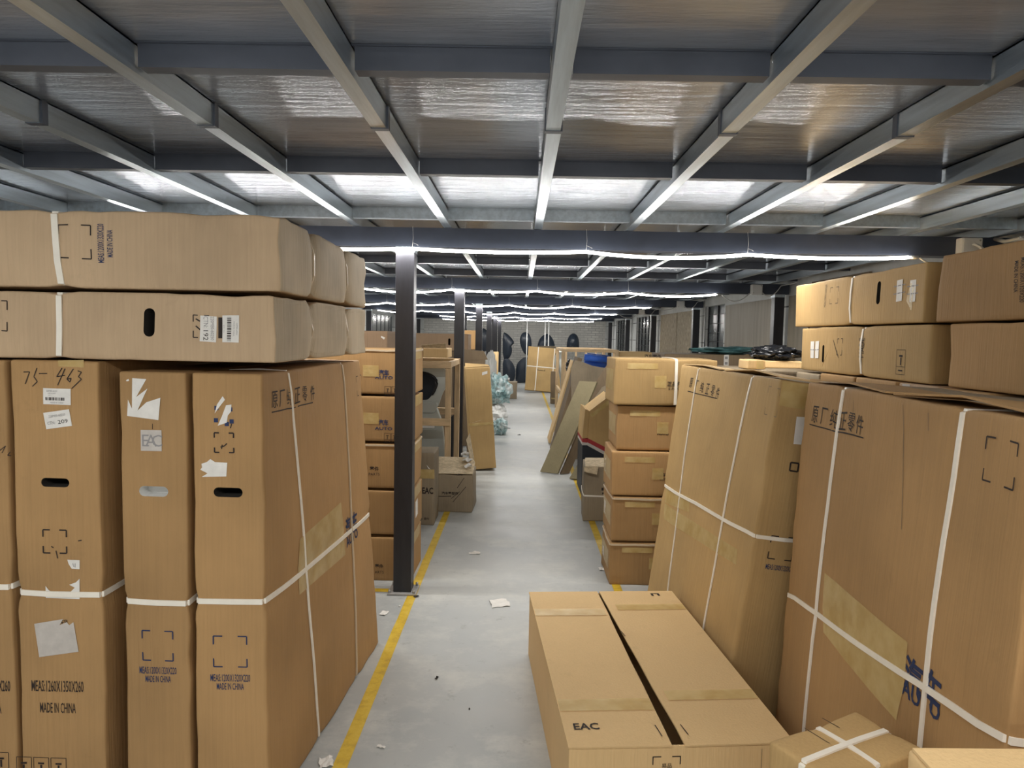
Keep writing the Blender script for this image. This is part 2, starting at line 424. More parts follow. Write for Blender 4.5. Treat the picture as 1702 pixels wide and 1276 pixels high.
    def icons(s, face, p, n=3, w=0.05, mat='ink_black'):
        u, v = s.uv(face, p)
        for i in range(n):
            x = u + (i - (n - 1) / 2) * w * 1.15; t = 0.0018
            for sx in (-1, 1): s.rect(face, (x + sx * w / 2, v), t, w * 1.6, 0, mat)
            for k in (-.8, -.3, .8): s.rect(face, (x, v + k * w), w, t, 0, mat)
            s.rect(face, (x, v + .05 * w), w * .12, w * .5, 0, mat); s.rect(face, (x, v + .4 * w), w * .4, w * .12, 0, mat)
            s.rect(face, (x, v - .55 * w), w * .5, w * .08, 0, mat)
    # parts
    def label(s, face, p, w, h, rot=0, lines=(), barcode=None, mat='paper', label=None, name='label'):
        b = mb(mat); u, v = s.uv(face, p); s.rect(face, (u, v), w, h, rot, mat, b, 0.0018, 2)
        c, sn = math.cos(R(rot)), math.sin(R(rot))
        for (t, dx, dy, hh, sx, mk) in lines:
            s.text(face, (u + dx * c - dy * sn, v + dx * sn + dy * c), t, hh, sx, rot, mk, 0, b, 0.0024)
        if barcode:
            dx, dy, bw, bh = barcode; rnd = random.Random(s.seed.x + dx); x = dx - bw / 2
            while x < dx + bw / 2:
                k = rnd.choice((0.001, 0.002, 0.003))
                s.rect(face, (u + (x + k / 2) * c - dy * sn, v + (x + k / 2) * sn + dy * c), k, bh, rot, 'ink_black', b, 0.0024); x += k + rnd.choice((0.001, 0.002))
        o = b.build(name, s.root, s.warp)
        if label: o['label'] = label
        return o
    def torn(s, face, pts, mat='paper', name='label', label=None, off=0.0018, marks=()):
        b = mb(mat); vs = [s.P(face, *s.uv(face, p), off) for p in pts]
        b.add(vs, [list(range(len(vs)))])
        for mk in marks: s.line(face, mk[0], mk[1], mk[2], 'ink_grey', b, 0.0025)
        o = b.build(name, s.root, s.warp)
        bm = bmesh.new(); bm.from_mesh(o.data); bmesh.ops.triangulate(bm, faces=bm.faces[:]); bm.to_mesh(o.data); bm.free()
        if label: o['label'] = label
        return o
    def tape(s, face, pts, n=6, off=0.0016, mat='tape'):
        """quad of tape given by four corners, subdivided"""
        q = [Vector(s.uv(face, p)) for p in pts]; b = mb(mat); vs = []; fs = []
        for j in range(n + 1):
            for i in range(n + 1):
                a = q[0].lerp(q[1], i / n); c = q[3].lerp(q[2], i / n); e = a.lerp(c, j / n)
                vs.append(s.P(face, e.x, e.y, off + 0.0012 * abs(noise.noise(Vector((e.x * 25, e.y * 25, s.seed.x))))))
        for j in range(n):
            for i in range(n): fs.append((j * (n + 1) + i, j * (n + 1) + i + 1, (j + 1) * (n + 1) + i + 1, (j + 1) * (n + 1) + i))
        b.add(vs, fs, True); return b.build('tape', s.root, s.warp)
    def do_straps(s):
        for st in s.straps:
            a = 'xyz'.index(st[0]); pos = st[1]; sl = st[2] if len(st) > 2 else 0; wd = st[3] if len(st) > 3 else 0.014
            mk = st[5] if len(st) > 5 else 'strap'
            b_, c_ = [x for x in range(3) if x != a]
            rng = [(-s.size[i] / 2, s.size[i] / 2) if i < 2 else (0, s.size[i]) for i in range(3)]
            (l1, h1), (l2, h2) = rng[b_], rng[c_]
            loop = []
            def seg(p, q):
                n = max(2, int((Vector(q) - Vector(p)).length / 0.07))
                for k in range(n): loop.append((p[0] + (q[0] - p[0]) * k / n, p[1] + (q[1] - p[1]) * k / n))
            e = 0.004
            pts = [(l1 + e, l2), (h1 - e, l2), (h1, l2 + e), (h1, h2 - e), (h1 - e, h2), (l1 + e, h2), (l1, h2 - e), (l1, l2 + e)]
            for k in range(8): seg(pts[k], pts[(k + 1) % 8])
            b = mb(mk); vs = []; n = len(loop)
            m1, m2 = (l1 + h1) / 2, (l2 + h2) / 2
            for (x, y) in loop:
                t3 = Vector(); t3[b_] = x; t3[c_] = y
                tt = (t3[2] - s.size.z / 2) / (s.size.z / 2) if a < 2 else t3[1] / s.h[1]
                for off in (0.0005, 0.0048):
                    for sg in (-1, 1):
                        p = Vector(); p[a] = pos + sl * tt
                        p[b_] = x + (off if x >= h1 - 1e-6 else -off if x <= l1 + 1e-6 else 0)
                        p[c_] = y + (off if y >= h2 - 1e-6 else -off if y <= l2 + 1e-6 else 0)
                        if c_ == 2 and y <= l2 + 1e-6: p[c_] = 0.0005 * (1 if off < .001 else 0)
                        w0 = s.warp(p); w0[a] += sg * wd / 2
                        vs.append(w0)
            fs = []
            for i in range(n):
                j = (i + 1) % n
                fs += [(i * 4 + 2, i * 4 + 3, j * 4 + 3, j * 4 + 2), (i * 4, i * 4 + 2, j * 4 + 2, j * 4), (i * 4 + 3, i * 4 + 1, j * 4 + 1, j * 4 + 3)]
            b.add(vs, fs); b.build('strap', s.root)
    def flap(s, pts, th=0.005, mat=None):
        """bent board flap: list of local 3D points forming quad strip rows [(p,q),(p,q)..]"""
        b = mb(mat or s.matk); vs = []; fs = []; n = len(pts)
        for p, q in pts:
            for dz in (0, th): vs += [Vector(p) + Vector((0, 0, dz)), Vector(q) + Vector((0, 0, dz))]
        for i in range(n - 1):
            a = i * 4; c = a + 4
            fs += [(a, a + 1, c + 1, c), (a + 2, c + 2, c + 3, a + 3), (a, c, c + 2, a + 2), (a + 1, a + 3, c + 3, c + 1)]
        fs += [(0, 2, 3, 1), ((n - 1) * 4, (n - 1) * 4 + 1, (n - 1) * 4 + 3, (n - 1) * 4 + 2)]
        b.add(vs, fs); return b.build('flap', s.root)
    def done(s):
        if s.holes:
            o = s.b.build('body')
            for (face, p, w, h, depth, mk) in s.holes:
                u, v = s.uv(face, p); c = mb(mk); pts = []
                vert = h > w; r = min(w, h) / 2; ln = abs(h - w) / 2
                for k in range(9): a = -math.pi / 2 + math.pi * k / 8; pts.append((ln + r * math.cos(a), r * math.sin(a)))
                for k in range(9): a = math.pi / 2 + math.pi * k / 8; pts.append((-ln + r * math.cos(a), r * math.sin(a)))
                if vert: pts = [(-y, x) for x, y in pts]
                A = [s.P(face, u + x, v + y, 0.02) for x, y in pts]; B = [s.P(face, u + x, v + y, -depth) for x, y in pts]; n = len(pts)
                c.add(A + B, [list(range(n)), list(range(2 * n - 1, n - 1, -1))] + [(i, i + n, (i + 1) % n + n, (i + 1) % n) for i in range(n)])
                co = c.build('cut')
                bm = bmesh.new(); bm.from_mesh(co.data); bmesh.ops.recalc_face_normals(bm, faces=bm.faces[:]); bm.to_mesh(co.data); bm.free()
                md = o.modifiers.new('b', 'BOOLEAN'); md.operation = 'DIFFERENCE'; md.object = co; md.solver = 'EXACT'; md.material_mode = 'TRANSFER'
                dg = bpy.context.evaluated_depsgraph_get(); dg.update()
                me = bpy.data.meshes.new_from_object(o.evaluated_get(dg))
                o.modifiers.clear(); o.data = me; bpy.data.objects.remove(co)
            me = o.data; b = MB(); b.mats = [x for x in me.materials]
            b.v = [v.co.copy() for v in me.vertices]; b.f = [list(p.vertices) for p in me.polygons]
            b.mi = [p.material_index for p in me.polygons]; b.smooth = [p.use_smooth and p.material_index == 0 and len(p.vertices) == 4 and p.area > 1e-6 for p in me.polygons]
            bpy.data.objects.remove(o); s.b = b
        base = len(s.b.v); s.b.v += s.pr.v
        for f, mi in zip(s.pr.f, s.pr.mi):
            mt = s.pr.mats[mi]
            if mt not in s.b.mats: s.b.mats.append(mt)
            s.b.f.append([base + i for i in f]); s.b.mi.append(s.b.mats.index(mt)); s.b.smooth.append(False)
        s.body = s.b.build('body', s.root, s.warp)
        s.do_straps(); return s

# ================================================================== THE ROOM
XL, XR, YN, YF = -3.15, 2.72, -4.5, 22.7
ZJ0, ZJ1, ZD = 2.022, 2.086, 2.092
BEAMS = [-2.85, 0.5, 3.85, 7.2, 10.55, 13.9, 17.25, 20.6]
def struct(name, b, parent=None, **k):
    o = b.build(name, parent, **k); o['kind'] = 'structure'; return o
b = mb('floor'); b.box((XL - .2, YN - .2, -0.1), (XR + .2, YF + .2, 0)); struct('floor', b)
b = mb('deck'); b.box((XL - .2, YN - .2, ZD), (XR + .2, YF + .2, ZD + .05)); struct('ceiling', b)
b = mb('brick'); b.box((XL - .2, YF, 0), (XR + .2, YF + .2, ZD)); struct('wall_far', b)
b = mb('brick'); b.box((XL - .2, YN - .2, 0), (XR + .2, YN, ZD)); struct('wall_near', b)
b = mb('block'); b.box((XL - .2, YN, 0), (XL, YF, ZD)); struct('wall_left', b)
# right wall with window recesses
WIN = [(9.45, 10.45), (14.9, 16.6), (18.2, 20.1)]
b = mb('block'); y = YN
for a, e in WIN:
    b.box((XR, y, 0), (XR + .2, a, ZD)); b.box((XR, a, 0), (XR + .2, e, 0.9)); b.box((XR, a, 1.93), (XR + .2, e, ZD)); y = e
b.box((XR, y, 0), (XR + .2, YF, ZD)); struct('wall_right', b)
for i, (a, e) in enumerate(WIN):
    b = mb('glass'); b.box((XR + .07, a, .9), (XR + .09, e, 1.93)); g = struct('window_%d' % (i + 1), b)
    b = mb('mullion')
    for k in range(1, 8): b.box((XR + .055, a, .9 + k * .13 - .005), (XR + .07, e, .9 + k * .13 + .005))
    n = max(2, round((e - a) / .45))
    for k in range(n + 1): yy = a + (e - a) * k / n; b.box((XR + .05, yy - .008, .9), (XR + .07, yy + .008, 1.93))
    b.build('window_grid', g)
# left wall window panel between the far posts
b = mb('glass'); b.box((XL, 14.2, 1.25), (XL + .03, 16.9, 1.86)); g = struct('window_4', b)
b = mb('mullion')
for k in range(1, 6): b.box((XL + .03, 14.2 + k * .45 - .006, 1.25), (XL + .04, 14.2 + k * .45 + .006, 1.86))
b.build('window_grid', g)
# painted floor lines
for i, (x0, x1, y0, y1) in enumerate([(-.602, -.552, .6, 5.9), (.562, .612, 3.2, 21.5), (-1.6, -.605, 3.83, 3.88)]):
    b = mb('yellow'); n = max(2, int(max(y1 - y0, x1 - x0) / .15)); vs = []; fs = []
    for k in range(n + 1):
        if y1 - y0 > x1 - x0:
            yy = y0 + (y1 - y0) * k / n; j = .003 * noise.noise(Vector((yy * 7, i, 0)))
            vs += [(x0 + j, yy, .0012), (x1 + j * .6, yy, .0012)]
        else:
            xx = x0 + (x1 - x0) * k / n; vs += [(xx, y1, .001), (xx, y0, .001)]
        if k: q = 2 * k; fs.append((q - 2, q - 1, q + 1, q))
    b.add(vs, fs); struct('trim_%d' % (i + 1), b)

# board sheets fixed along the right wall
def wall_sheet(y0, y1, z0, z1, mat, label, x=None, cat='board'):
    b = mb(mat); xx = (XR - .03) if x is None else x; b.box((xx, y0, z0), (xx + .022, y1, z1)); tag(b.build('wall_board', bevel=.002), label, cat)
wall_sheet(7.36, 9.3, .05, 1.9, 'ply', 'weathered plywood sheet on right wall just behind the nearest visible wall post')
wall_sheet(6.62, 7.12, .05, 1.9, 'ply', 'narrow plywood strip on right wall just in front of the nearest visible wall post')
wall_sheet(5.5, 6.58, .05, 2.0, 'kraft_dark', 'brown board on right wall above the black plastic bag')
wall_sheet(12.2, 13.6, .05, 1.9, 'osb', 'strand board sheet on right wall, broad and grainy', None)
wall_sheet(11.0, 12.15, .05, 1.9, 'osb', 'strand board sheet on right wall nearer the block window pier')

# ------------------------------------------------------------------ joists, braces, beams, posts
JX = [0.078 + 0.487 * k for k in range(-6, 6)]
ORD = ['central', 'first', 'second', 'third', 'fourth', 'fifth', 'sixth']
for k, x in zip(range(-6, 6), JX):
    if not XL + .05 < x < XR - .05: continue
    lab = 'galvanized ceiling joist running over the middle of the aisle' if k == 0 else '%s galvanized ceiling joist to the %s of the central one' % (ORD[abs(k)], 'left' if k < 0 else 'right')
    root = empty('ceiling_joist', lab, 'joist', (x, 0, ZJ0), group='galvanized ceiling joists')
    hw = .0205
    # open C-section: bottom flange, web, lip; two lengths meeting at a splice
    def sec(y0, y1, dx):
        b = mb('galv')
        b.box((-hw + dx, y0, 0), (hw + dx, y1, .004)); sgn = -1 if x > 0 else 1
        b.box((-hw + dx, y0, .004), (-hw + .004 + dx, y1, .064)); b.box((hw - .004 + dx, y0, .004), (hw + dx, y1, .064))
        b.box((-hw + dx, y0, .060), (hw + dx, y1, .064)); b.build('joist_length', root)
    sec(YN, 2.0, 0); sec(2.012, 8.0, .003); sec(8.012, 14.0, 0); sec(14.012, YF, .003)
    for yy in (2.006, 8.006, 14.006): sp = mb('brace'); sp.box((-hw - .003, yy - .012, -.002), (hw + .006, yy + .012, .0625)); sp.build('splice_plate', root)
BR = [-.4, .62, 1.62, 2.62, 3.62, 4.75, 5.85, 6.95, 8.1, 9.2, 10.3, 11.5, 12.6, 13.65, 14.9, 16.0, 17.0, 18.3, 19.4, 20.4]
def brace_row(y, lab, mat):
    b = mb(mat); xs = [XL] + [q for q in JX if XL + .05 < q < XR - .05] + [XR]
    b.box((XL, y - .02, .065 - .001), (XR, y + .02, .0695))
    for a, e in zip(xs[:-1], xs[1:]):
        b.mat(mat); b.box((a + .026, y - .02, .012), (e - .026, y - .014, .065)); b.mat('galv' if y > 3 else mat); b.box((a + .026, y - .014, .012), (e - .026, y + .02, .018))  # farther lips get bright galv: their lit edge is put into the colour
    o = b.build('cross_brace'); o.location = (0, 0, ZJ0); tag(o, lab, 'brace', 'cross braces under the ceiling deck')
NB = {.62: 'dark cross brace under the deck nearest overhead at the top of the view', 1.62: 'dark cross brace in the top band of the ceiling, before the joist splices',
      2.62: 'dark cross brace just past the joist splices, bright deck behind it', 3.62: 'pale lit cross brace right in front of the nearest visible ceiling beam'}
NUM = ['first', 'second', 'third', 'fourth', 'fifth', 'sixth', 'seventh', 'eighth', 'ninth', 'tenth', 'eleventh', 'twelfth', 'thirteenth', 'fourteenth', 'fifteenth', 'sixteenth']
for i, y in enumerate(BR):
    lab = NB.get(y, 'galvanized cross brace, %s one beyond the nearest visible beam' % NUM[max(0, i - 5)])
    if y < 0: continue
    brace_row(y, lab, 'galv' if abs(y - 3.62) < .1 else 'brace')  # lit look of the one by the first strip put into its pale steel
ZB = 1.918
for i, y in enumerate(BEAMS):
    if y < 0: continue
    root = empty('ceiling_beam', ['dark steel ceiling beam directly overhead, above the camera', 'dark steel ceiling beam with the nearest visible light strip below it'][i - 1] if i < 3 else '%s dark ceiling beam down the room, behind the nearest visible one' % NUM[i - 3],
                 'beam', (0, y, ZB), group='dark ceiling beams')
    b = mb('beam_paint'); b.box((XL + .02, -.05, 0), (XR - .02, .05, .008)); b.box((XL + .02, -.05, .094), (XR - .02, .05, .102)); b.box((XL + .02, -.006, .008), (XR - .02, .006, .094))
    b.box((XL + .02, -.05, .008), (XR - .02, -.044, .094)); b.box((XL + .02, .044, .008), (XR - .02, .05, .094))
    b.build('beam_body', root)
def post(x, y, lab, half=.05, group='black steel posts'):
    root = empty('steel_post', lab, 'post', (x, y, 0), group=group)
    b = mb('black_paint'); b.box((-half, -half, .012), (half, half, ZB)); b.build('post_shaft', root, bevel=.004)
    b = mb('plate'); b.box((-.08, -.075, 0.0015), (.08, .075, .012)); pl = b.build('base_plate', root, bevel=.002)
    b = mb('galv'); b.box((-half - .002, -half - .002, ZB - .03), (half + .002, half + .002, ZB - .0005)); b.build('post_cap', root)
    for sx, sy in ((-1, -1), (1, -1), (-1, 1), (1, 1)):
        c = mb('bolt'); c.tube([(sx * .067, sy * .063, .012), (sx * .067, sy * .063, .03)], .008); c.build('bolt', pl)
PL = ['nearest black steel post on the left of the aisle', 'second black steel post left of the aisle, behind the wooden crate', 'third black steel post along the left of the aisle',
      'fourth black steel post along the left of the aisle', 'fifth black steel post along the left of the aisle', 'farthest black steel post along the left of the aisle']
for i, y in enumerate(BEAMS[2:]): post(-.635, y, PL[i])
PR = ['dark wall post on the right hidden mostly behind stacked cartons', 'dark post on the right wall between two plywood boards', 'dark post on the right wall beside a white block pier',
      'dark post on right wall, third visible from the near end', 'dark post on right wall, fourth visible from the near end', 'farthest dark post on the right wall']
for i, y in enumerate(BEAMS[3:]): post(2.61, y, PR[i + 1], group='wall posts on the right')
for i, y in enumerate(BEAMS[4:]): post(-3.02, y, ['dark post at the left wall, nearest of the far ones', 'dark post at left wall beside the lit panel', 'dark post at the left wall far down the room', 'last dark post at the left wall'][i], group='wall posts on the left')

# ------------------------------------------------------------------ LED strips
LEDS = [(-2.95, -3.0, 2.2, 'behind'), (.4, -2.9, 1.5, 'above'), (3.765, -2.2, 2.04, 0), (7.115, -2.6, 1.95, 1), (10.465, -2.75, 1.9, 2), (13.815, -2.83, 1.86, 3), (17.165, -2.0, 1.95, 4), (20.515, -2.3, 2.1, 5)]
LL = ['glowing light strip nearest in view, hung under the first visible beam', 'second glowing light strip down the room', 'third glowing light strip down the room', 'fourth glowing light strip down the room', 'fifth glowing light strip down the room', 'farthest glowing light strip down the room']
for (y, x0, x1, i) in LEDS:
    lab = LL[i] if isinstance(i, int) else 'glowing light strip %s the camera' % i
    root = empty('led_strip', lab, 'light strip', (0, y, 0), group='light strips hung under the beams')
    rnd = random.Random(y); hangs = [x0]
    while hangs[-1] < x1 - .9: hangs.append(hangs[-1] + rnd.uniform(.7, 1.0))
    hangs.append(x1); path = []
    for a, e in zip(hangs[:-1], hangs[1:]):
        sg = rnd.uniform(.008, .034) * (e - a) / .8
        for k in range(8): t = k / 8; path.append((a + (e - a) * t, 0, 1.903 - 4 * sg * t * (1 - t)))
    path.append((x1, 0, 1.903))
    b = mb('led'); b.tube(path, .0155, 8); mid = {round(p[0], 4): p[2] for p in path}
    for q in b.v:
        zc = min(path, key=lambda p: abs(p[0] - q.x))[2]; q.z = zc + (q.z - zc) * .55
    b.mat('led_back'); top = b.cur                                  # pale backing tape on the upper side glows only faintly
    for k, f in enumerate(b.f):
        c = sum((b.v[i] for i in f), Vector()) / len(f); zc = min(path, key=lambda p: abs(p[0] - c.x))[2]
        if c.z > zc + .002: b.mi[k] = top
    b.build('led_tube', root)
    for h in hangs[1:-1]:
        c = mb('cable'); c.tube([(h, 0, 1.91), (h + .004, .002, 1.96), (h, .01, ZJ0 - .001)], .0012, 4); c.tube([(h, 0, 1.935), (h + .02, 0, 1.928), (h + .032, 0, 1.921)], .001, 4); c.build('hanger_wire', root)
    c = mb('white_plastic'); c.tube([(x1, 0, 1.903), (x1 + .05, 0, 1.902)], .009); c.build('end_plug', root)
# junction boxes and cables on the right ends of the beams
for i, (y, x) in enumerate([(3.85, 2.36), (7.2, 2.36), (10.55, 2.36), (13.9, 2.36)]):
    wl = ['nearest', 'second', 'third', 'farthest visible'][i]
    root = empty('junction_box', 'white junction box on the right end of the %s beam' % wl, 'junction box', (x, y - .0505, 1.94), group='white junction boxes')
    b = mb('white_plastic'); b.box((-.055, -.055, -.03), (.055, 0, .07)); b.build('box_body', root, bevel=.006)
    b = mb('white_plastic'); b.box((-.048, -.059, -.024), (.048, -.055, .064)); lid = b.build('box_lid', root, bevel=.002)
    for sx in (-1, 1): q = mb('bolt'); q.tube([(sx * .038, -.0588, .02 + sx * .035), (sx * .038, -.061, .02 + sx * .035)], .005, 8); q.build('lid_screw', lid)
    x1 = LEDS[i + 2][2]
    c = mb('cable'); pts = []
    for k in range(15):
        t = k / 14; pts.append((x1 + .06 + (x - .06 - x1 - .06) * t, y - .085 + .03 * t, 1.902 - .22 * t * (1 - t) * (1.3 if i % 2 else .7) + .02 * t))
    c.tube(pts, .005, 6); tag(c.build('power_cable'), 'thin white cable sagging from the %s light strip to its junction box' % wl, 'cable', 'white cables to the junction boxes')
    if i:
        c = mb('cable'); pts = [(x + .05 + .2 * t, y - .06, 1.95 - .3 * t * (1 - t) + .05 * t) for t in [k / 10 for k in range(11)]]
        pts += [(x + .26, y - .4 * k / 6, 2.005) for k in range(1, 7)]
        c.tube(pts, .005, 6); tag(c.build('power_cable'), 'white cable looping up from the %s junction box to the wall top' % wl, 'cable', 'white cables to the junction boxes')
c = mb('cable'); c.tube([(2.52, 1.2, 1.985), (2.50, 2.4, 1.975), (2.48, 3.3, 1.98), (2.5, 3.70, 1.985), (2.5, 3.78, 2.01)], .011, 8)
tag(c.build('conduit'), 'pale conduit pipe along the ceiling above the right hand cartons', 'pipe')
for i, (xa, ya) in enumerate([(2.36, 3.7), (2.42, 3.45)]):
    c = mb('cable'); c.tube([(xa - .03, ya - .01, 1.97), (xa + .0, ya - .02, 1.955), (xa + .03, ya - .03, 1.92), (xa + .04, ya - .04, 1.86), (xa + .045, ya - .05, 1.79)], .008, 8)
    tag(c.build('power_cable'), ['white cable bending down beside the nearest junction box', 'white cable bending down behind the right hand top carton'][i], 'cable', 'white cables to the junction boxes')

# ================================================================== CARTONS LEFT OF THE AISLE
def meas(c, face, p, dims, h, gap, mat, rot=0, sx=.385):
    u, v = c.uv(face, p); a = R(rot)
    c.text(face, (u, v), 'MEAS:' + dims, h, sx, rot, mat, .004); c.text(face, (u + gap * math.sin(a), v - gap * math.cos(a)), 'MADE IN CHINA', h * .92, sx * .95, rot, mat, .004)
INT = 'hole_shade_scrap'
# leftmost tall carton
c = Carton('tall upright carton cut by the left edge of view', (.258, 1.2, 1.352), (-1.606, 2.585, 0), mat='kraft', straps=[('z', .685, 0, .016)], step=.11)
c.text('front', (-24, 1138), 'MEAS:1260X1350X260', .034, .335, 0, 'ink_black', .012); c.text('front', (-26, 1176), 'MADE IN CHINA', .030, .34, 0, 'ink_black', .012)
c.icons('front', (-26, 1268), 3, .045)
c.line('front', (0, 748), (10, 740), .0022); c.line('front', (10, 740), (4, 752), .0022); c.line('front', (18, 750), (13, 756), .0022); c.line('front', (13, 756), (19, 757), .0022); c.done()
# 75-463
c = Carton('tall upright carton with 75-463 written by hand at its top', (.25, 1.2, 1.354), (-1.333, 2.58, 0), mat='kraft', straps=[('z', .672, 0, .016)],
           holes=[('front', (92, 802), .082, .026, .11, INT)], step=.06, crump=.003)
for st in [((40, 618), (50, 618)), ((50, 618), (43, 638)), ((62, 612), (57, 626)), ((57, 626), (63, 634)), ((63, 634), (55, 642)), ((65, 621), (79, 621)),
           ((104, 612), (95, 626)), ((95, 626), (109, 624)), ((109, 613), (97, 640)), ((123, 613), (112, 630)), ((112, 630), (117, 635)), ((117, 635), (119, 629)), ((119, 629), (112, 630)),
           ((130, 616), (136, 618)), ((136, 618), (131, 626)), ((131, 626), (136, 630)), ((136, 630), (120, 646))]: c.line('front', *st, .0028)
c.label('front', (96, 659), .079, .047, -1, [('220ME0-60250', -.014, .016, .0045, .8, 'ink_grey'), ('CARTON PART', -.014, .009, .003, .8, 'ink_grey'), ('QTY 1', -.02, .003, .003, .8, 'ink_grey'), ('MADE IN CHINA', 0, -.018, .004, .9, 'ink_grey')], (-.005, -.007, .055, .009), label='white barcode sticker')
c.label('front', (97, 697), .076, .048, 9, [('220ME0-60250', 0, .011, .007, .8, 'ink_grey'), ('CTN:', -.02, -.008, .009, .8, 'ink_grey'), ('209', .014, -.008, .011, 1.3, 'ink_black')], label='tilted white sticker reading CTN 209')
c.bracket('front', (92, 899), .068, .068, .004)
for st in [((86, 907), (90, 909)), ((94, 914), (97, 927)), ((130, 898), (136, 897))]: c.line('front', *st, .003)
c.torn('front', [(113, 929), (133, 930), (133, 945), (120, 944), (115, 936)], label='small torn white sticker scrap', marks=[((122, 935), (124, 941), .002), ((126, 935), (126, 942), .002)])
c.torn('front', [(77, 973), (82, 980), (90, 985), (100, 987), (110, 986), (118, 983), (125, 976), (116, 971), (127, 967), (133, 961), (133, 995), (77, 993)], label='torn white sticker left as a crescent')
c.torn('front', [(58, 1036), (106, 1028), (100, 1038), (112, 1033), (116, 1038), (123, 1033), (131, 1082), (66, 1091)], 'paper_grey', label='blank square white sticker with a torn top edge')
c.text('front', (108, 1033), 'ЕР', .012, 1, 15, 'ink_black', .02)
meas(c, 'front', (96, 1139), '1260X1350X260', .034, .066, 'ink_black', 0, .34); c.icons('front', (70, 1277), 3, .045)
c.tape('front', [(97, 599), (140, 597), (140, 610), (98, 609)]); c.done()
# two 220 cartons
c = Carton('tall upright carton with white showing in its hand hole', (.190, 1.2, 1.327), (-1.050, 2.58, 0), mat='kraft', straps=[('z', .653, 0, .016)],
           holes=[('front', (256, 817), .084, .03, .05, 'foam')], step=.08)
c.torn('front', [(221, 629), (244, 631), (227, 660), (246, 646), (240, 658), (229, 682), (244, 668), (268, 660), (264, 698), (212, 691), (214, 664), (220, 679)], label='white sticker torn into a spiky shape')
c.label('front', (252, 732), .06, .061, 0, [('E', -.016, 0, .034, 1, 'ink_grey'), ('A', 0, 0, .034, 1, 'ink_grey'), ('C', .017, 0, .034, 1, 'ink_grey')], None, 'paper_grey', 'square greyish sticker')
c.bracket('front', (262, 1072), .09, .089, .0035, .27, 'ink_blue'); meas(c, 'front', (262, 1113), '1200X1320X220', .0215, .026, 'ink_blue', 0, .385); c.line('front', (254, 704), (254, 713), .0015)
c.torn('front', [(211, 632), (215, 630), (216, 633), (212, 634)]); c.done()
def flare(q, cc):
    if cc.x > .5 or True:
        t = (cc.x * .5 + .5) * (1 - (cc.z * .5 + .5)); q.x += t * (.012 + .085 * (cc.y * .5 + .5))
    return q
c = Carton('tall strapped carton at the aisle corner, broad side facing the yellow line', (.203, 1.2, 1.327), (-.836, 2.58, 0), mat='kraft', extra=flare, step=.07,
           straps=[('z', .637, -.024, .016), ('y', -.27, -.09, .011, .006), ('y', .29, .02, .011, .006, 'strap_kraft')], holes=[('front', (378, 818), .084, .028, .11, INT)])
c.torn('front', [(371, 658), (375, 664), (366, 676), (358, 687), (362, 672)], label='narrow torn white scrap'); c.torn('front', [(377, 673), (386, 672), (385, 684), (380, 690), (378, 702), (363, 707), (370, 692)], label='ragged white sticker remains')
for dx, dy in ((360, 698), (384, 680), (386, 700), (378, 704), (361, 678)): c.rect('front', (dx, dy), .012, .012, 0, 'ink_blue')
c.bracket('front', (373, 735), .056, .056, .004, .25, 'ink_black')
for st in [((367, 742), (374, 740)), ((374, 740), (378, 736)), ((370, 738), (369, 745)), ((384, 711), (386, 704))]: c.line('front', *st, .003)
c.torn('front', [(335, 770), (344, 767), (350, 762), (358, 767), (378, 768), (376, 791), (335, 792), (345, 786), (333, 780), (336, 776)], label='torn white sticker above the hand hole')
c.bracket('front', (381, 1082), .095, .093, .0035, .27, 'ink_blue'); meas(c, 'front', (381, 1126), '1200X1320X220', .022, .026, 'ink_blue', 0, .385)
for i, ch in enumerate('原厂纯正零件'): c.text('right', (456 + i * 12.3, 664 - i * 2.6), ch, .052, .9, 0, 'ink_black')
c.line('right', (451, 686), (517, 668), .004)
c.text('right', (563, 876), '汽', .085, .85, 0, 'ink_blue', .03); c.text('right', (573, 866), '车', .085, .85, 0, 'ink_blue', .03); c.text('right', (568, 893), 'AUTO', .04, 1.1, 0, 'ink_blue', .02)
c.icons('right', (610, 1072), 3, .08); c.bracket('right', (594, 640), .10, .085, .003)
c.tape('right', [(486, 944), (556, 880), (553, 834), (489, 896)]); c.tape('right', [(487, 988), (556, 922), (556, 880), (486, 944)]); c.done()
# lying cartons on top
ZT = 1.357
c = Carton('lower of two big cartons lying flat on the tall left cartons', (1.235, 1.14, .193), (-1.316, 2.56, ZT + .002), mat='kraft_top', worn=True, bulge=.010, step=.05, crump=.010,
           straps=[('x', -.002, .004, .016, .006), ('y', -.22, 0, .009, .020, 'strap_kraft'), ('y', .25, 0, .009, .020, 'strap_kraft')], holes=[('front', (250, 537), .032, .084, .11, INT)])
c.bracket('front', (336, 541), .045, .065, .003); c.bracket('front', (0, 523), .055, .085, .003)
c.line('front', (327, 528), (334, 532), .004); c.line('front', (327, 540), (336, 548), .004); c.rect('front', (368, 540), .012, .05, 0, 'ink_black'); c.rect('front', (368, 555), .012, .02, 0, 'ink_black')
l1 = c.label('front', (348, 545), .047, .075, -2, [], label='white sticker reading CTN 192'); l2 = c.label('front', (385.5, 545), .048, .077, 0, [], label='white barcode sticker')
b_ = MB()
for (px, py, t, h, mk) in [(355, 544, '220ME0-60250', .010, 'ink_grey'), (344, 533, 'CTN:', .013, 'ink_grey'), (344, 556, '192', .014, 'ink_black')]: c.text('front', (px, py), t, h, .8 if h < .0135 else 1.15, -90, mk, 0, b_, .0026)
b_.build('label_print', l1, c.warp)
b_ = MB(); rnd = random.Random(4); z = -.034
while z < .034:
    k = rnd.choice((.001, .002, .003)); u, v = c.uv('front', (383, 545)); c.rect('front', (u, v + z), .012, k, 0, 'ink_black', b_, .0026); z += k + rnd.choice((.001, .002))
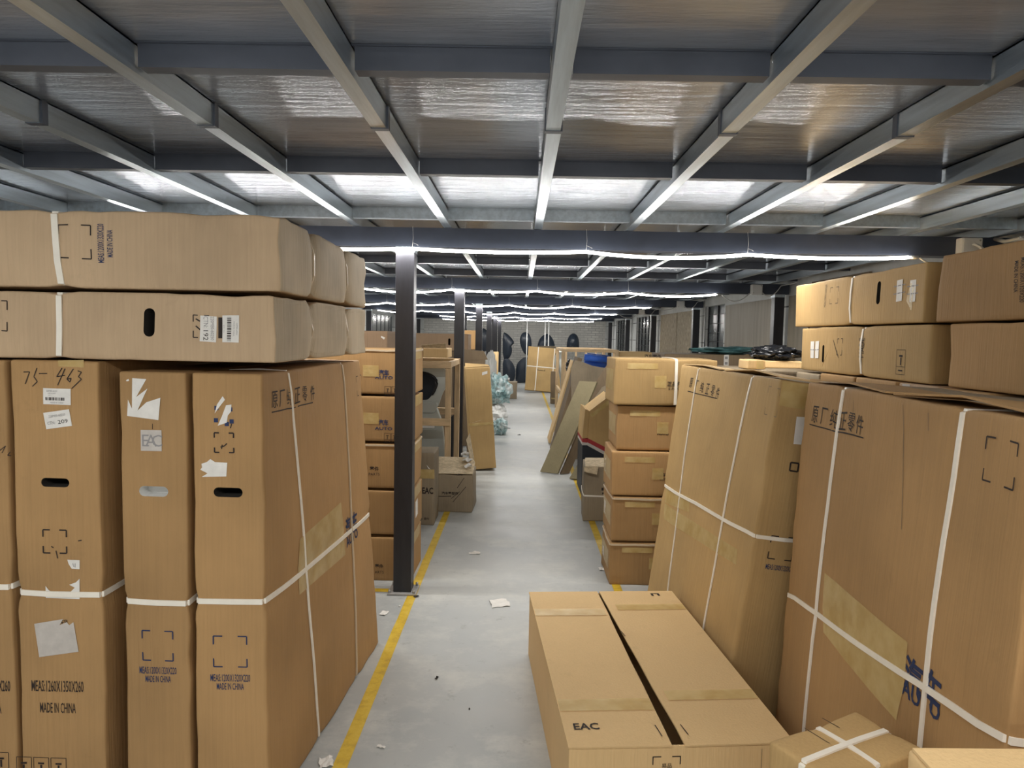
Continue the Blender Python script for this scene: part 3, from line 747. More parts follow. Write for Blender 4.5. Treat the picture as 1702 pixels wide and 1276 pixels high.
for dx, t in ((391, 'MADE IN CHINA'), (396, '220ME0-60250'), (374, 'QTY 1 PCS')): c.text('front', (dx, 545), t, .004, 1, -90, 'ink_grey', 0, b_, .0026)
b_.build('label_print', l2, c.warp); c.done()
c = Carton('upper of two big cartons lying flat on the tall left cartons', (1.225, 1.14, .219), (-1.31, 2.565, ZT + .205), rot=(0, 0, R(.4)), mat='kraft_top', worn=True, bulge=.012, crump=.012, step=.05,
           straps=[('x', -.02, -.006, .018, .008), ('y', -.24, 0, .009, .024, 'strap_kraft'), ('y', .24, 0, .009, .024, 'strap_kraft')])
c.bracket('front', (124, 402), .092, .092, .0035, .3, 'ink_black'); c.text('front', (167, 404), 'MEAS:1200X1320X220', .018, .46, 90, 'ink_blue', .012); c.text('front', (182, 404), 'MADE IN CHINA', .016, .46, 90, 'ink_blue', .012); c.done()
# stack of five cartons behind the nearest post
ZS = [0, .275, .55, .825, 1.10]
LS = ['bottom carton of the five-high stack behind the nearest left post', 'second carton from the bottom in the stack behind the nearest left post', 'middle carton of the stack behind the nearest left post',
      'fourth carton up in the stack behind the nearest left post', 'top carton of the five-high stack behind the nearest left post']
for i, z in enumerate(ZS):
    c = Carton(LS[i], (.62, .38, .260), (-.925 + .004 * (i % 2), 4.20, z), mat='kraft', group='five-high stack behind the left post', step=.12, bulge=.003, straps=[('z', .252, 0, .010, .002, 'strap_kraft')] if i in (2, 4) else ())
    if i >= 3:
        c.text('front', (638, [0, 0, 0, 702, 619][i]), '汽车', .036, .8, 0, 'ink_blue', .03); c.text('front', (638, [0, 0, 0, 712, 627][i]), 'AUTO', .018, 1.5, 0, 'ink_blue', .02)
        c.tape('front', [(.02, .10), (.11, .10), (.11, .165), (.02, .165)]); c.icons('front', (650, [0, 0, 0, 728, 650][i]), 2, .035)
    elif i == 2: c.text('front', (622, 779), '零件', .026, 1, 0, 'ink_black', .02); c.text('front', (622, 788), 'PARTS', .016, 1, 0, 'ink_black')
    elif i == 0: c.text('front', (630, 940), '零件', .024, 1, 0, 'ink_black', .02); c.text('front', (630, 950), 'ARTS', .016, 1, 0, 'ink_black')
    c.tape('right', [(-.14, .2), (.12, .2), (.12, .266), (-.14, .266)], 4)
    if i == 1: c.label('right', (-.06, .13), .09, .10, 4, [])
    c.done()
c = Carton('carton lying on the second left stack, white scrap and small hand hole', (.9, .6, .19), (-1.36, 5.05, 1.275), mat='kraft_pink', holes=[('front', (650, 568), .025, .07, .1, INT)], step=.15)
c.torn('front', [(634, 558), (640, 561), (638, 564), (633, 560)]); c.done()
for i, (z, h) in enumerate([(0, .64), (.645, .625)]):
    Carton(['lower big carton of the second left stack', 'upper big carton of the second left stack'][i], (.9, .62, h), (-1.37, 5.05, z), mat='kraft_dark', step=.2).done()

# narrow carton and torn carton beside the crate
c = Carton('narrow upright carton standing next to the torn open carton', (.2, .3, .555), (-.735, 5.375, 0), mat='kraft_dusty', step=.12); c.text('front', (711, 815), 'EAC', .05, .7, 0, 'ink_black', .03); c.text('front', (707, 862), '▪ 零件', .02, 1, 0, 'ink_black')
c.tape('front', [(-.1, .36), (.1, .36), (.1, .43), (-.1, .43)]); c.torn('front', [(709, 772), (716, 780), (712, 778)]); c.done()
c = Carton('torn carton with ragged pale top flap at the end of left yellow line', (.365, .38, .315), (-.547, 5.825, 0), mat='kraft_dusty', step=.1, crump=.012)
c.text('front', (748, 819), '汽车零部件', .028, .95, 0, 'ink_black', .02); c.line('front', (722, 825), (750, 824), .006)
for st in [((772, 793), (760, 810)), ((764, 816), (750, 828)), ((775, 808), (752, 834))]: c.line('front', *st, .004)
c.text('front', (765, 786), '1202', .02, 1, 0, 'ink_black', .02)
c.flap([((-.17, -.205, .318), (.175, -.20, .318)), ((-.165, -.08, .345), (.178, -.09, .338)), ((-.15, .02, .39), (.18, .02, .372)), ((-.14, .08, .405), (.15, .08, .40))], mat='kraft_edge')
c.flap([((-.185, -.18, .318), (-.18, .17, .318)), ((-.215, -.17, .42), (-.21, .17, .43))], mat='kraft_dusty')
c.flap([((.17, .17, .33), (.15, .02, .36)), ((.12, .18, .60), (.10, .05, .56))], mat='kraft_edge'); c.done()
for i, (x, y, z, s_) in enumerate([(-.43, 5.80, .395, .035), (-.41, 5.70, .368, .03), (-.46, 5.89, .432, .03)]):
    b = mb('paper'); rnd = random.Random(i); vs = []; n = 9
    for k in range(n): a = k * 2 * math.pi / n; r_ = s_ * rnd.uniform(.6, 1.5); vs.append((x + r_ * math.cos(a), y + r_ * math.sin(a), z + rnd.uniform(-.004, .02)))
    vs.append((x, y, z + .03)); b.add(vs, [(k, (k + 1) % n, n) for k in range(n)] ); b.add([(p[0], p[1], p[2] - .006) for p in vs[:n]], [list(range(n))[::-1]])
    tag(b.build('paper_scrap'), ['crumpled white paper on the torn carton, middle one', 'crumpled white paper on the torn carton, nearest one', 'crumpled white paper on the torn carton, farthest one'][i], 'paper')

# wooden crate holding a car side panel
CX0, CX1, CY0, CY1, CH = -1.71, -.60, 6.05, 6.95, 1.215
root = empty('wooden_crate', 'pale pine frame crate left of the aisle holding a silver car panel', 'crate', ((CX0 + CX1) / 2, (CY0 + CY1) / 2, 0))
hx, hy = (CX1 - CX0) / 2, (CY1 - CY0) / 2
def lath(a, e, mk='wood', par=root): q = mb(mk); q.box(a, e); q.build('lath', par, bevel=.003)
for sx in (-1, 1):
    for sy in (-1, 1): x = sx * (hx - .025); y = sy * (hy - .025); lath((x - .025, y - .025, 0), (x + .025, y + .025, CH - .062))
for sy in (-1, 1):
    y = sy * (hy - .025)
    lath((-hx, y - .025, CH - .06), (hx, y + .025, CH), 'wood_x')
    lath((-hx, y - .02 + sy * .0, .655), (hx - .052, y + .02, .72), 'wood_x') if sy > 0 else lath((-hx, y - .047, .655), (hx, y - .026, .72), 'wood_x')
    lath((-hx, y - .047 if sy < 0 else y + .026, .06), (hx, y - .026 if sy < 0 else y + .047, .14), 'wood_x')
for sx in (-1, 1):
    x = sx * (hx - .025); lath((x - .02, -hy + .052, CH - .055), (x + .02, hy - .052, CH - .005)); lath((x - .02, -hy + .052, .06), (x + .02, hy - .052, .13))
for x in (-.25, .12): lath((x - .03, -hy + .1, CH + .001), (x + .03, hy - .1, CH + .021))
def chaikin(p, n=2):
    for _ in range(n):
        q = []
        for i in range(len(p)):
            a, c = p[i], p[(i + 1) % len(p)]
            q += [(a[0] * .75 + c[0] * .25, a[1] * .75 + c[1] * .25), (a[0] * .25 + c[0] * .75, a[1] * .25 + c[1] * .75)]
        p = q
    return p
# car side panel: outline with window cut out
def ring_panel(name, mk, outer, inner, th, Y, bend=.05):
    """closed ring between two outlines with the same point count, gently bowed"""
    b = mb(mk); n = len(outer); vs = []
    for yy in (0, th):
        for q in (outer, inner):
            for (x, z) in q: vs.append((x, Y + yy + bend * ((z - .6) ** 2) * 2, z))
    fs = []
    for i in range(n):
        j = (i + 1) % n
        fs += [(i, j, n + j, n + i), (2 * n + i, 3 * n + i, 3 * n + j, 2 * n + j), (i, 2 * n + i, 2 * n + j, j), (n + i, n + j, 3 * n + j, 3 * n + i)]
    b.add(vs, fs); return b
root = empty('car_side_panel', 'silver car side panel with window opening standing in the wooden crate', 'car part', (.05, 6.32, 0))
outer = [(-1.5, .78), (-1.5, 1.05), (-1.3, 1.12), (-1.0, 1.165), (-.84, 1.16), (-.72, 1.135), (-.68, 1.08), (-.72, .98), (-.76, .90), (-.78, .83), (-.80, .78), (-1.2, .78)]
inner = [(-1.42, .84), (-1.42, 1.0), (-1.26, 1.06), (-1.0, 1.105), (-.9, 1.10), (-.83, 1.065), (-.80, 1.02), (-.815, .96), (-.84, .91), (-.87, .87), (-.90, .845), (-1.2, .84)]
inn2 = inner; outer, inner = chaikin(outer), chaikin(inner)
wf = ring_panel('frame', 'silver', outer, inner, .03, 0).build('window_frame', root)
b = mb('rubber'); pth = [(x * 1 + .0, -.008, z) for x, z in chaikin(inn2, 1)[4:17]]; b.tube(pth, .012, 6); b.build('window_seal', wf)
b = mb('silver'); low = [(-1.5, .1), (-1.5, .78), (-.80, .78), (-.765, .69), (-.745, .60), (-.735, .5), (-.725, .4), (-.715, .28), (-.73, .2), (-.80, .1)]
b.prism(low, .05, (0, 0, 0)); ld = b.build('lower_door', root, bevel=.01)
b = mb('white_plastic'); b.box((-1.0, -.02, .595), (-.82, 0, .62)); b.build('door_handle', ld, bevel=.008)
b = mb('silver'); b.prism([(-1.5, .735), (-1.5, .845), (-.80, .835), (-.79, .80), (-.83, .735)], .02, (0, -.022, 0)); b.build('belt_moulding', ld, bevel=.008)
b = mb('rubber'); b.prism([(-.66, .01), (-.71, .36), (-.725, .5), (-.72, .62), (-.665, .66)], .03, (.015, 6.80, 0)); tag(b.build('rubber_liner'), 'black curved liner sheet standing at the right side inside the pine crate', 'car part')
b = mb('carblack'); b.box((-1.55, 6.6, .0), (-.80, 6.66, 1.1)); tag(b.build('crate_shade_sheet', bevel=.01), 'dark sheet for the shaded inside of the pine crate behind the silver car panel', 'car part')  # added sheet, its dark colour stands in for shade inside the crate
# things on the crate
for i, (x0, x1, z, mk, lab) in enumerate([(-1.30, -1.10, .10, 'kraft', 'small brown carton on the left of the pine crate top'), (-1.09, -.90, .075, 'kraft_dark', 'small dark brown carton on the middle of the pine crate top'), (-.885, -.66, .085, 'kraft_light', 'pale open carton on right end of the pine crate top')]):
    c = Carton(lab, (x1 - x0, .4, z), ((x0 + x1) / 2, 6.5, CH + .0225), mat=mk, step=.15, crump=.01)
    if i == 2: c.flap([((-.11, -.2, .086), (.1, -.2, .086)), ((-.12, -.26, .11), (.1, -.27, .13))], mat='kraft_edge')
    c.done()
# far-left cartons beyond the crate
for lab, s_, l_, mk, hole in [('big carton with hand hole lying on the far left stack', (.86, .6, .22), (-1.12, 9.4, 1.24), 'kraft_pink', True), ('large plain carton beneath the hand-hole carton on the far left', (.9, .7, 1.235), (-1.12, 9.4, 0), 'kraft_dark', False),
                              ('carton with ragged edge between second and third left posts', (.3, .5, .3), (-.83, 11.2, 1.22), 'kraft', False), ('tall carton under the ragged-edged one between the left posts', (.5, .6, 1.215), (-.98, 11.2, 0), 'kraft_dusty', False),
                              ('carton standing behind the fourth left post', (.4, .5, 1.0), (-.98, 14.6, 0), 'kraft_pink', False)]:
    c = Carton(lab, s_, l_, mat=mk, step=.2, holes=[('front', (747, 568), .03, .09, .1, INT)] if hole else ()); c.done()
for i in range(4):
    b = mb(['kraft_light', 'kraft', 'kraft_dusty', 'kraft_light'][i]); x = -1.93 + i * .085; b.box((x, 9.3, .0), (x + .06, 9.9, 1.46 - .012 * i))
    tag(b.build('board_sheet', bevel=.003), ['leftmost', 'second from left', 'third from left', 'rightmost'][i] + ' of four upright boards beside the far left hand-hole carton', 'board', 'upright boards on the far left')
# tall carton leaning on the second post
c = Carton('tall plain carton leaning left against the second left post', (.262, .45, 1.09), (-.395, 7.62, .0), rot=(0, R(-4.6), R(7)), mat='kraft_gold', step=.12, bulge=.003)
c.tape('front', [(-.13, .47), (.13, .47), (.13, .50), (-.13, .50)]); c.torn('front', [(801, 622), (810, 619), (810, 624), (801, 627)], label='small white label')
c.line('front', (785, 706), (800, 701), .003, 'kraft_edge')
c.flap([((-.13, -.22, 1.092), (.13, -.22, 1.092)), ((-.12, -.02, 1.13), (.12, -.02, 1.10))]); c.done()
c.root.location.z = .0225
b = mb('kraft_dark'); b.prism([(0, 0), (.28, -.02), (.33, -.12), (.05, -.14)], .04, (-.72, 8.3, 1.28)); b.prism([(0.02, -.14), (.1, -1.27), (.22, -1.27), (.3, -.12)], .04, (-.72, 8.3, 1.28))
tag(b.build('bent_board'), 'bent dark cardboard sheet standing behind the leaning tall carton', 'board')

# ------------------------------------------------------------------ wrap, foam, rolls
def blob(name, mk, c, r, seed, lab, cat, amp=.35, fr=3.0, sub=4, group=None):
    bm = bmesh.new(); bmesh.ops.create_icosphere(bm, subdivisions=sub, radius=1)
    for v in bm.verts:
        d = v.co.normalized(); k = 1 + amp * noise.noise(d * fr + Vector((seed, 0, 0))) + amp * .6 * noise.noise(d * fr * 3 + Vector((seed, 7, 0))) + amp * .3 * abs(noise.noise(d * fr * 8))
        v.co = Vector((d.x * r[0], d.y * r[1], d.z * r[2])) * k
        if v.co.z < -r[2] * .85: v.co.z = -r[2] * .85
    me = bpy.data.meshes.new(name); bm.to_mesh(me); bm.free(); me.materials.append(M[mk])
    zm = min(v.co.z for v in me.vertices)
    o = bpy.data.objects.new(name, me); o.location = (c[0], c[1], c[2] - zm); link(o); tag(o, lab, cat, group); return o
blob('film_bundle', 'film', (-.36, 11.25, .36), (.2, .26, .24), 3, 'big crumpled heap of pale teal wrapping film beyond the leaning tall carton', 'wrapping film', .4, 2.4)
blob('film_bundle', 'film', (-.28, 10.22, .0), (.10, .12, .12), 9, 'small knot of teal wrapping film on the floor in front of the big heap', 'wrapping film', .4, 3)
blob('film_bundle', 'foam', (-.37, 11.2, .0), (.17, .24, .19), 14, 'whitish sack of wrapping under the teal film heap', 'wrapping film', .2, 2)
blob('foam_wrap', 'foam', (-.52, 12.3, .502), (.10, .12, .36), 5, 'white foam wrapping hanging beside the third left post', 'foam', .3, 3, 3)
b = mb('kraft_dusty'); b.box((-.62, 12.2, 0), (-.42, 12.42, .5)); tag(b.build('carton', bevel=.006), 'small dusty carton under the white foam wrapping', 'carton')
b = mb('kraft_light'); b.tube([(-.5, 14.1, 0), (-.5, 14.1, 1.12)], .055, 14); tag(b.build('cardboard_tube'), 'tall pale cardboard tube standing beyond the teal film', 'tube')
c = Carton('dusty carton on the floor by the far left dark panels', (.42, .5, .38), (-.28, 16.3, 0), mat='kraft_dusty', step=.2, crump=.015); c.done()
blob('paper_heap', 'foam', (-.38, 16.2, .382), (.13, .13, .06), 2, 'white paper heap on the dusty far carton', 'paper', .35, 3, 3)
# debris on the floor
def scrap(px, py, w_, d_, lab, mk='paper', seed=0, ang=0, lift=.012):
    p = at(px, py, Z=0); rnd = random.Random(px); b = mb(mk); n = 4; vs = []; fs = []
    for j in range(n + 1):
        for i in range(n + 1):
            x, y = (i / n - .5) * w_, (j / n - .5) * d_; e = rnd.uniform(-.06, .06) * w_ if i in (0, n) or j in (0, n) else 0
            q = Vector((x + e, y + e, .0022 + lift * abs(noise.noise(Vector((i * .8, j * .8, px)))))); q.rotate(Euler((0, 0, R(ang)))); vs.append(q)
    for j in range(n):
        for i in range(n): a = j * (n + 1) + i; fs.append((a, a + 1, a + n + 2, a + n + 1))
    b.add(vs, fs); o = b.build('paper_scrap'); o.location = (p.x, p.y, 0)
    sd = o.modifiers.new('thickness', 'SOLIDIFY'); sd.thickness = .0008; sd.offset = 1
    tag(o, lab, 'paper scrap' if mk == 'paper' else 'scrap')
scrap(830, 1003, .10, .10, 'white paper sheet lying mid-aisle level with the nearest left post', ang=15)
scrap(789, 920, .075, .03, 'curled white paper scrap in the aisle beyond the larger sheet', ang=5, lift=.03)
scrap(638, 1020, .035, .05, 'tiny white scrap beside the left yellow line near the post', ang=-20)
scrap(542, 1268, .045, .055, 'torn white label lying left of the yellow line in front', ang=20)
scrap(634, 1242, .03, .012, 'thin white sliver right of the yellow line in front', ang=-20)
scrap(1002, 946, .05, .05, 'small white paper by the right yellow line at the carton stack', ang=0)
scrap(664, 1008, .01, .01, 'speck of white paper left of the yellow line by the post base')
for i, (px, py, s_) in enumerate([(843, 712, .10), (863, 723, .05), (692, 992, .03), (726, 1128, .018), (780, 1180, .008), (952, 1122, .03)]):
    scrap(px, py, s_, s_ * .6, ['dark crumbs on the floor in front of the teal film knot', 'dark flake on the floor right of the crumbs', 'black chip on the left yellow line beside the post', 'thin dark scrap in the middle of the near aisle', 'black speck in the near aisle', 'dark bit on the floor near the flat carton'][i], 'hole_shade_scrap', ang=20 * i)

# ================================================================== FAR END
def outline_panel(lab, pts, Y, bow=.10, mk='carblack', cat='car part', th=.012, rim=True, hang=False, floor=False):
    """car body panel: closed outline, domed in the middle"""
    pts = chaikin(pts, 1)
    if floor: zm = min(p[1] for p in pts); pts = [(x, z - (zm - .014) * max(0, 1 - (z - zm) / .4)) for x, z in pts]
    cx = sum(p[0] for p in pts) / len(pts); cz = sum(p[1] for p in pts) / len(pts); n = len(pts); vs = []; fs = []
    rings = [1.0, .94, .7, .35]
    for k, r_ in enumerate(rings):
        for x, z in pts: vs.append((cx + (x - cx) * r_, -bow * (1 - r_ ** 2), cz + (z - cz) * r_))
    vs.append((cx, -bow, cz))
    for k in range(3):
        for i in range(n): j = (i + 1) % n; fs.append((k * n + i, k * n + j, (k + 1) * n + j, (k + 1) * n + i))
    for i in range(n): fs.append((3 * n + i, 3 * n + (i + 1) % n, 4 * n))
    b = mb(mk); b.add(vs, fs, True); root = empty('body_panel', lab, cat, (0, Y, 0), group='dark car body panels at the far wall')
    o = b.build('panel_skin', root); sd = o.modifiers.new('thickness', 'SOLIDIFY'); sd.thickness = th; sd.offset = -1
    if rim:
        q = mb('rubber'); q.tube([(x, .004, z) for x, z in pts + [pts[0]]], .012, 5); q.build('panel_rim', root)
    if hang:
        xt, zt = max(pts, key=lambda p: p[1]); q = mb('cable'); q.tube([(xt, .004, zt), (xt + .01, .004, (zt + ZD) / 2), (xt, .004, ZD - .0005)], .004, 5); q.build('hanging_wire', root)
    return root
def wpx(pts, Y): return [(at(x, y, Y=Y).x, at(x, y, Y=Y).z) for x, y in pts]
outline_panel('upper left dark car panel hanging at the far brick wall', wpx([(836, 552), (843, 555), (850, 562), (855, 570), (849, 574), (851, 581), (849, 590), (844, 597), (836, 597)], 21.6), 21.6, hang=True)
outline_panel('lower left dark rounded car panel standing at the far wall', wpx([(836, 597), (844, 596), (851, 602), (856, 612), (856, 622), (852, 628), (842, 629), (836, 628)], 21.35), 21.35, .05, floor=True)
outline_panel('tall oval dark car panel hanging behind the thin white pole', wpx([(869, 553), (876, 552), (881, 558), (883, 568), (883, 582), (878, 590), (872, 588), (867, 578), (864, 566), (866, 558)], 21.5), 21.5, hang=True)
outline_panel('lower dark car panel standing under the oval one', wpx([(858, 609), (863, 600), (873, 593), (880, 596), (882, 632), (866, 633), (857, 633)], 21.5), 21.5, .05, floor=True)
outline_panel('dark bonnet hanging above the far strapped carton', wpx([(893, 583), (894, 573), (898, 562), (905, 556), (912, 555), (919, 564), (922, 575), (922, 584), (908, 586)], 21.6), 21.6, .15, hang=True)
outline_panel('dark glossy panel hanging right of the bonnet at the far wall', wpx([(942, 580), (943, 566), (947, 557), (953, 554), (959, 557), (962, 566), (962, 580), (952, 582)], 21.6), 21.6, .18, hang=True)
for i, x in enumerate((875, 905, 911)):
    p = at(x, 600, Y=21.2 + .05 * i); b = mb('white_plastic'); b.tube([(p.x, p.y, 0), (p.x, p.y, ZD - .072)], .016, 8); tag(b.build('white_pole'), ['thin white pole left of the far strapped carton', 'first of two thin white poles behind the bonnet', 'second thin white pole in front of the bonnet'][i], 'pole')
# dark uprights by the far left
for i, (x, yy) in enumerate([(-.95, 16.2), (-.78, 18.9), (-1.25, 15.6)]):
    b = mb('black_paint'); b.box((x - .04, yy - .04, 0), (x + .04, yy + .04, ZJ0 - .13)); tag(b.build('rack_upright', bevel=.004), ['dark rack upright behind the fourth left post', 'dark rack upright near the far dark panels', 'dark rack upright left of the fourth left post'][i], 'upright')
outline_panel('dark panel wrapped in white film behind the third left post', wpx([(797, 547), (806, 546), (812, 556), (813, 575), (806, 585), (800, 580), (799, 562)], 15.2), 15.2, .05, hang=True)
# far strapped carton leaning back
c = Carton('far tan carton with white straps leaning back at the end of right line', (.96, .16, 1.13), (.60, 17.95, 0.03), rot=(R(-9), R(4), 0), mat='kraft_gold', step=.2,
           straps=[('x', -.22, .0, .022, .003), ('x', .2, 0, .022, .003), ('z', .62, 0, .022, .003)])
c.rect('front', (-.1, .53), .2, .012, 0, 'ink_black'); c.rect('front', (-.19, .55), .012, .03, 0, 'ink_black'); c.rect('front', (-.01, .55), .012, .03, 0, 'ink_black'); c.done()
c = Carton('low carton row top showing behind the far strapped carton', (.5, .4, .16), (.72, 19.6, 1.02), mat='kraft_dusty', step=.2); c.done()
c = Carton('tall dusty carton supporting the low one behind the far strapped carton', (.6, .5, 1.015), (.72, 19.6, 0), mat='kraft_dusty', step=.25); c.done()
c = Carton('narrow tall brown carton standing in front of the right far crate', (.15, .16, .70), (.735, 15.1, 0), mat='kraft_dark', step=.12, crump=.012); c.tape('front', [(-.07, .1), (.07, .1), (.07, .13), (-.07, .13)]); c.done()
outline_panel('grey car wing curving down beside the right far crate', [(.72, 1.12), (.80, 1.18), (.93, 1.1), (.97, .8), (.95, .4), (.92, .12), (.86, .1), (.84, .5), (.79, .78), (.70, .82)], 14.4, .06, 'silver', floor=True)
# far right crate
root = empty('wooden_crate', 'worn pine crate frame on the right holding blue foam rolls', 'crate', (1.22, 13.3, 0)); hx, hy, CH2 = .5, 1.0, 1.235
for sx in (-1, 1):
    for sy in (-1, 1): x, y = sx * (hx - .03), sy * (hy - .03); lath((x - .03, y - .03, 0), (x + .03, y + .03, CH2 - .052), 'wood', root)
for sy in (-1, 1): y = sy * (hy - .03); lath((-hx, y - .03, CH2 - .05), (hx, y + .03, CH2), 'wood_x', root)
for sx in (-1, 1): x = sx * (hx - .03); lath((x - .02, -hy + .065, CH2 - .05), (x + .02, hy - .065, CH2), 'wood', root); lath((x - .02, -hy + .065, .4), (x + .02, hy - .065, .46), 'wood', root)
for k in range(4): x = -.3 + k * .2; lath((x - .02, hy - .061, .0), (x + .02, hy - .035 - .002, CH2 - .052), 'wood', root) if 0 else lath((x - .02, -.02 + hy - .1, .005), (x + .02, .0 + hy - .1, CH2 - .06), 'wood', root)
for i, (dx, z, r_) in enumerate([(0, 1.085, .06), (.05, 1.10, .06), (.02, .97, .06)]):
    b = mb('blue'); b.tube([(1.13 + dx, 12.36 + .13 * i, z + .01), (1.35 + dx, 12.38 + .13 * i, z - .01), (1.56 + dx * .3, 12.42 + .13 * i, z - .03)], r_, 12); tag(b.build('foam_roll'), ['top front', 'top rear', 'lowest'][i] + ' blue foam roll lying in the right far crate', 'foam roll', 'blue foam rolls')
c = Carton('carton under the blue foam rolls inside the right far crate', (.6, 1.2, .82), (1.24, 13.2, 0.0), mat='kraft_dark', step=.25); c.done()
blob('black_bag', 'bagblack', (.88, 12.46, .822), (.07, .1, .12), 21, 'black plastic bundle inside the right far crate left of the blue rolls', 'bag', .3, 3, 3)
c = Carton('carton with pale top right of the far crate', (.6, .8, 1.2), (2.05, 12.9, 0), mat='kraft_light', step=.25); c.done()

# ================================================================== RIGHT OF THE AISLE, MIDDLE DISTANCE
def board(lab, origin, ex, ey, w_, l_, th, mk, fold=None, name='board_sheet'):
    """flat carton or board: origin = near bottom corner, ex along width, ey along length"""
    ex, ey = Vector(ex).normalized(), Vector(ey).normalized(); en = ex.cross(ey).normalized()
    n = 8; b = mb(mk); vs = []; fs = []
    for s_ in (0, 1):
        for j in range(n + 1):
            for i in range(5):
                p = Vector(origin) + ex * (w_ * i / 4) + ey * (l_ * j / n) + en * (th * s_)
                p += en * .012 * noise.noise(p * 2.3) * (1 if j else 0)
                if fold: p += en * fold * abs(i / 4 - .5) * 2 * (j / n)
                vs.append(p)
    k = 5 * (n + 1)
    for s_ in (0, 1):
        for j in range(n):
            for i in range(4):
                a = s_ * k + j * 5 + i; f = (a, a + 1, a + 6, a + 5); fs.append(f if s_ else f[::-1])
    ring = [i for i in range(5)] + [j * 5 + 4 for j in range(1, n + 1)] + [n * 5 + i for i in range(3, -1, -1)] + [j * 5 for j in range(n - 1, 0, -1)]
    for a, e in zip(ring, ring[1:] + ring[:1]): fs.append((a, e, e + k, a + k))
    b.add(vs, fs); return tag(b.build(name, bevel=.0), lab, 'board')
board('long olive cardboard flat leaning right, nearest of the leaning boards', (.245, 7.38, .004), (.89, -.45, 0), (.41, .19, .96), .20, 1.06, .035, 'kraft_olive')
board('dark carton strip tucked against the right edge of the olive flat', (.435, 7.31, .004), (.89, .45, 0), (.40, .30, .90), .10, .80, .03, 'kraft_dark')
board('narrow board leaning steeply behind the olive cardboard flat', (.40, 8.35, .02), (.0, 1, 0), (.27, .0, 1.1), .6, 1.22, .05, 'kraft_dark')
board('pale board strip leaning at the back of the leaning boards', (.40, 9.35, .02), (.0, 1, 0), (.30, .0, 1.1), .5, 1.15, .03, 'kraft_light')
def sheet(lab, pts, Y, mk, th=.012, slope=.15):
    """upright torn board with its own outline, standing on the floor and leaning back a little"""
    q = [at(x, y, Y=Y) for x, y in pts]; b = mb(mk); b.prism([(p.x, p.z) for p in q], th, (0, 0, 0))
    o = b.build('board_sheet'); o.location = (0, Y, 0); zm = min(p.z for p in q)
    for v in o.data.vertices: v.co.y += slope * v.co.z; v.co.z = v.co.z - (zm - .002) * max(0, 1 - (v.co.z - zm) / .5)
    return tag(o, lab, 'board')
sheet('grey torn carton side with a sagging top edge above the leaning boards', [(950, 760), (950, 612), (957, 599), (970, 602), (985, 608), (1000, 611), (1030, 614), (1030, 760)], 8.2, 'kraft_dusty', .012, .08)
sheet('dark grey-brown sheet with a slanting torn top edge beside the red banded carton', [(962, 760), (966, 690), (973, 664), (990, 640), (1013, 606), (1035, 602), (1035, 760)], 7.75, 'kraft_dark')
sheet('small grey sheet with a pale slanting edge in front of the dark sheet', [(975, 740), (985, 668), (1003, 645), (1035, 630), (1035, 740)], 7.5, 'kraft_dusty')
board('small olive flat lying tilted at the foot of the leaning boards', (.53, 7.05, .004), (.75, -.35, 0), (.45, .2, .75), .16, .55, .03, 'kraft_olive')
board('low dark wedge of board beside the small olive flat', (.64, 7.18, .004), (.8, .1, 0), (.3, .2, .5), .10, .35, .03, 'kraft_dark')
# carton with red band
b = MB(); Yb = 6.35
def P2(x, y): p = at(x, y, Y=Yb); return (p.x, p.z)
face = [(969, 768), (968, 730), (973, 683), (1012, 656), (1060, 690), (1060, 768)]
z0 = P2(969, 768)[1]
def band(pts, mk, d=.55, off=0):
    b.mat(mk); b.prism([P2(*p) for p in pts], d, (0, Yb + off, 0))
root = empty('carton', 'tilted tan carton with red band and black base beside the leaning boards', 'carton', (0, 0, 0))
b = mb('kraft_gold'); b.prism([P2(*p) for p in [(977, 728), (980, 683), (1014, 657), (1062, 690), (1062, 772)]], .5, (0, Yb, 0)); b.prism([P2(*p) for p in [(968, 729), (973, 680), (980, 683), (977, 728)]], .5, (0, Yb + .012, 0)); b.build('body', root)
b = mb('red'); b.prism([P2(*p) for p in [(976.5, 735), (977, 728), (1062, 772), (1062, 780)]], .5, (0, Yb, 0)); b.prism([P2(*p) for p in [(968, 735), (968, 729), (976.8, 729), (976.5, 736)]], .5, (0, Yb + .012, 0)); b.build('red_band', root)
b = mb('paper_grey'); b.prism([P2(*p) for p in [(976, 740), (976.5, 735), (1062, 780), (1062, 787)]], .5, (0, Yb, 0)); b.prism([P2(*p) for p in [(968, 740), (968, 735), (976.5, 736), (976, 741)]], .5, (0, Yb + .012, 0)); b.build('white_band', root)
zb = 0.004; xl, xr = P2(968, 740)[0], P2(1062, 787)[0]
b = mb('navy'); b.prism([(P2(968, 740)[0], zb), P2(968, 740), P2(976, 740), P2(1062, 787), (P2(1062, 787)[0], zb)], .5, (0, Yb + .001, 0)); b.build('base_band', root)
b = mb('tape'); b.prism([P2(*p) for p in [(981, 689), (1012, 664), (1012, 672), (984, 694)]], .001, (0, Yb - .0015, 0)); b.build('tape', root)
# small strapped carton
c = Carton('small strapped carton with torn pale top left of the right hand stack', (.30, .36, .43), (.675, 5.62, 0), rot=(0, 0, R(-3)), mat='kraft_dusty', step=.1, crump=.008, straps=[('z', .205, 0, .012, .004)])
c.text('front', (1003, 812), '■■', .022, .8, 0, 'ink_black'); c.text('front', (1004, 819), '■■■', .014, .8, 0, 'ink_black')
c.flap([((-.14, -.18, .432), (.15, -.18, .432)), ((-.14, -.05, .455), (.15, -.05, .44)), ((-.13, .10, .452), (.15, .08, .462))], mat='kraft_edge')
c.flap([((-.15, -.19, .425), (-.04, -.19, .43)), ((-.15, -.215, .40), (-.05, -.22, .38))], mat='kraft_edge'); c.done()
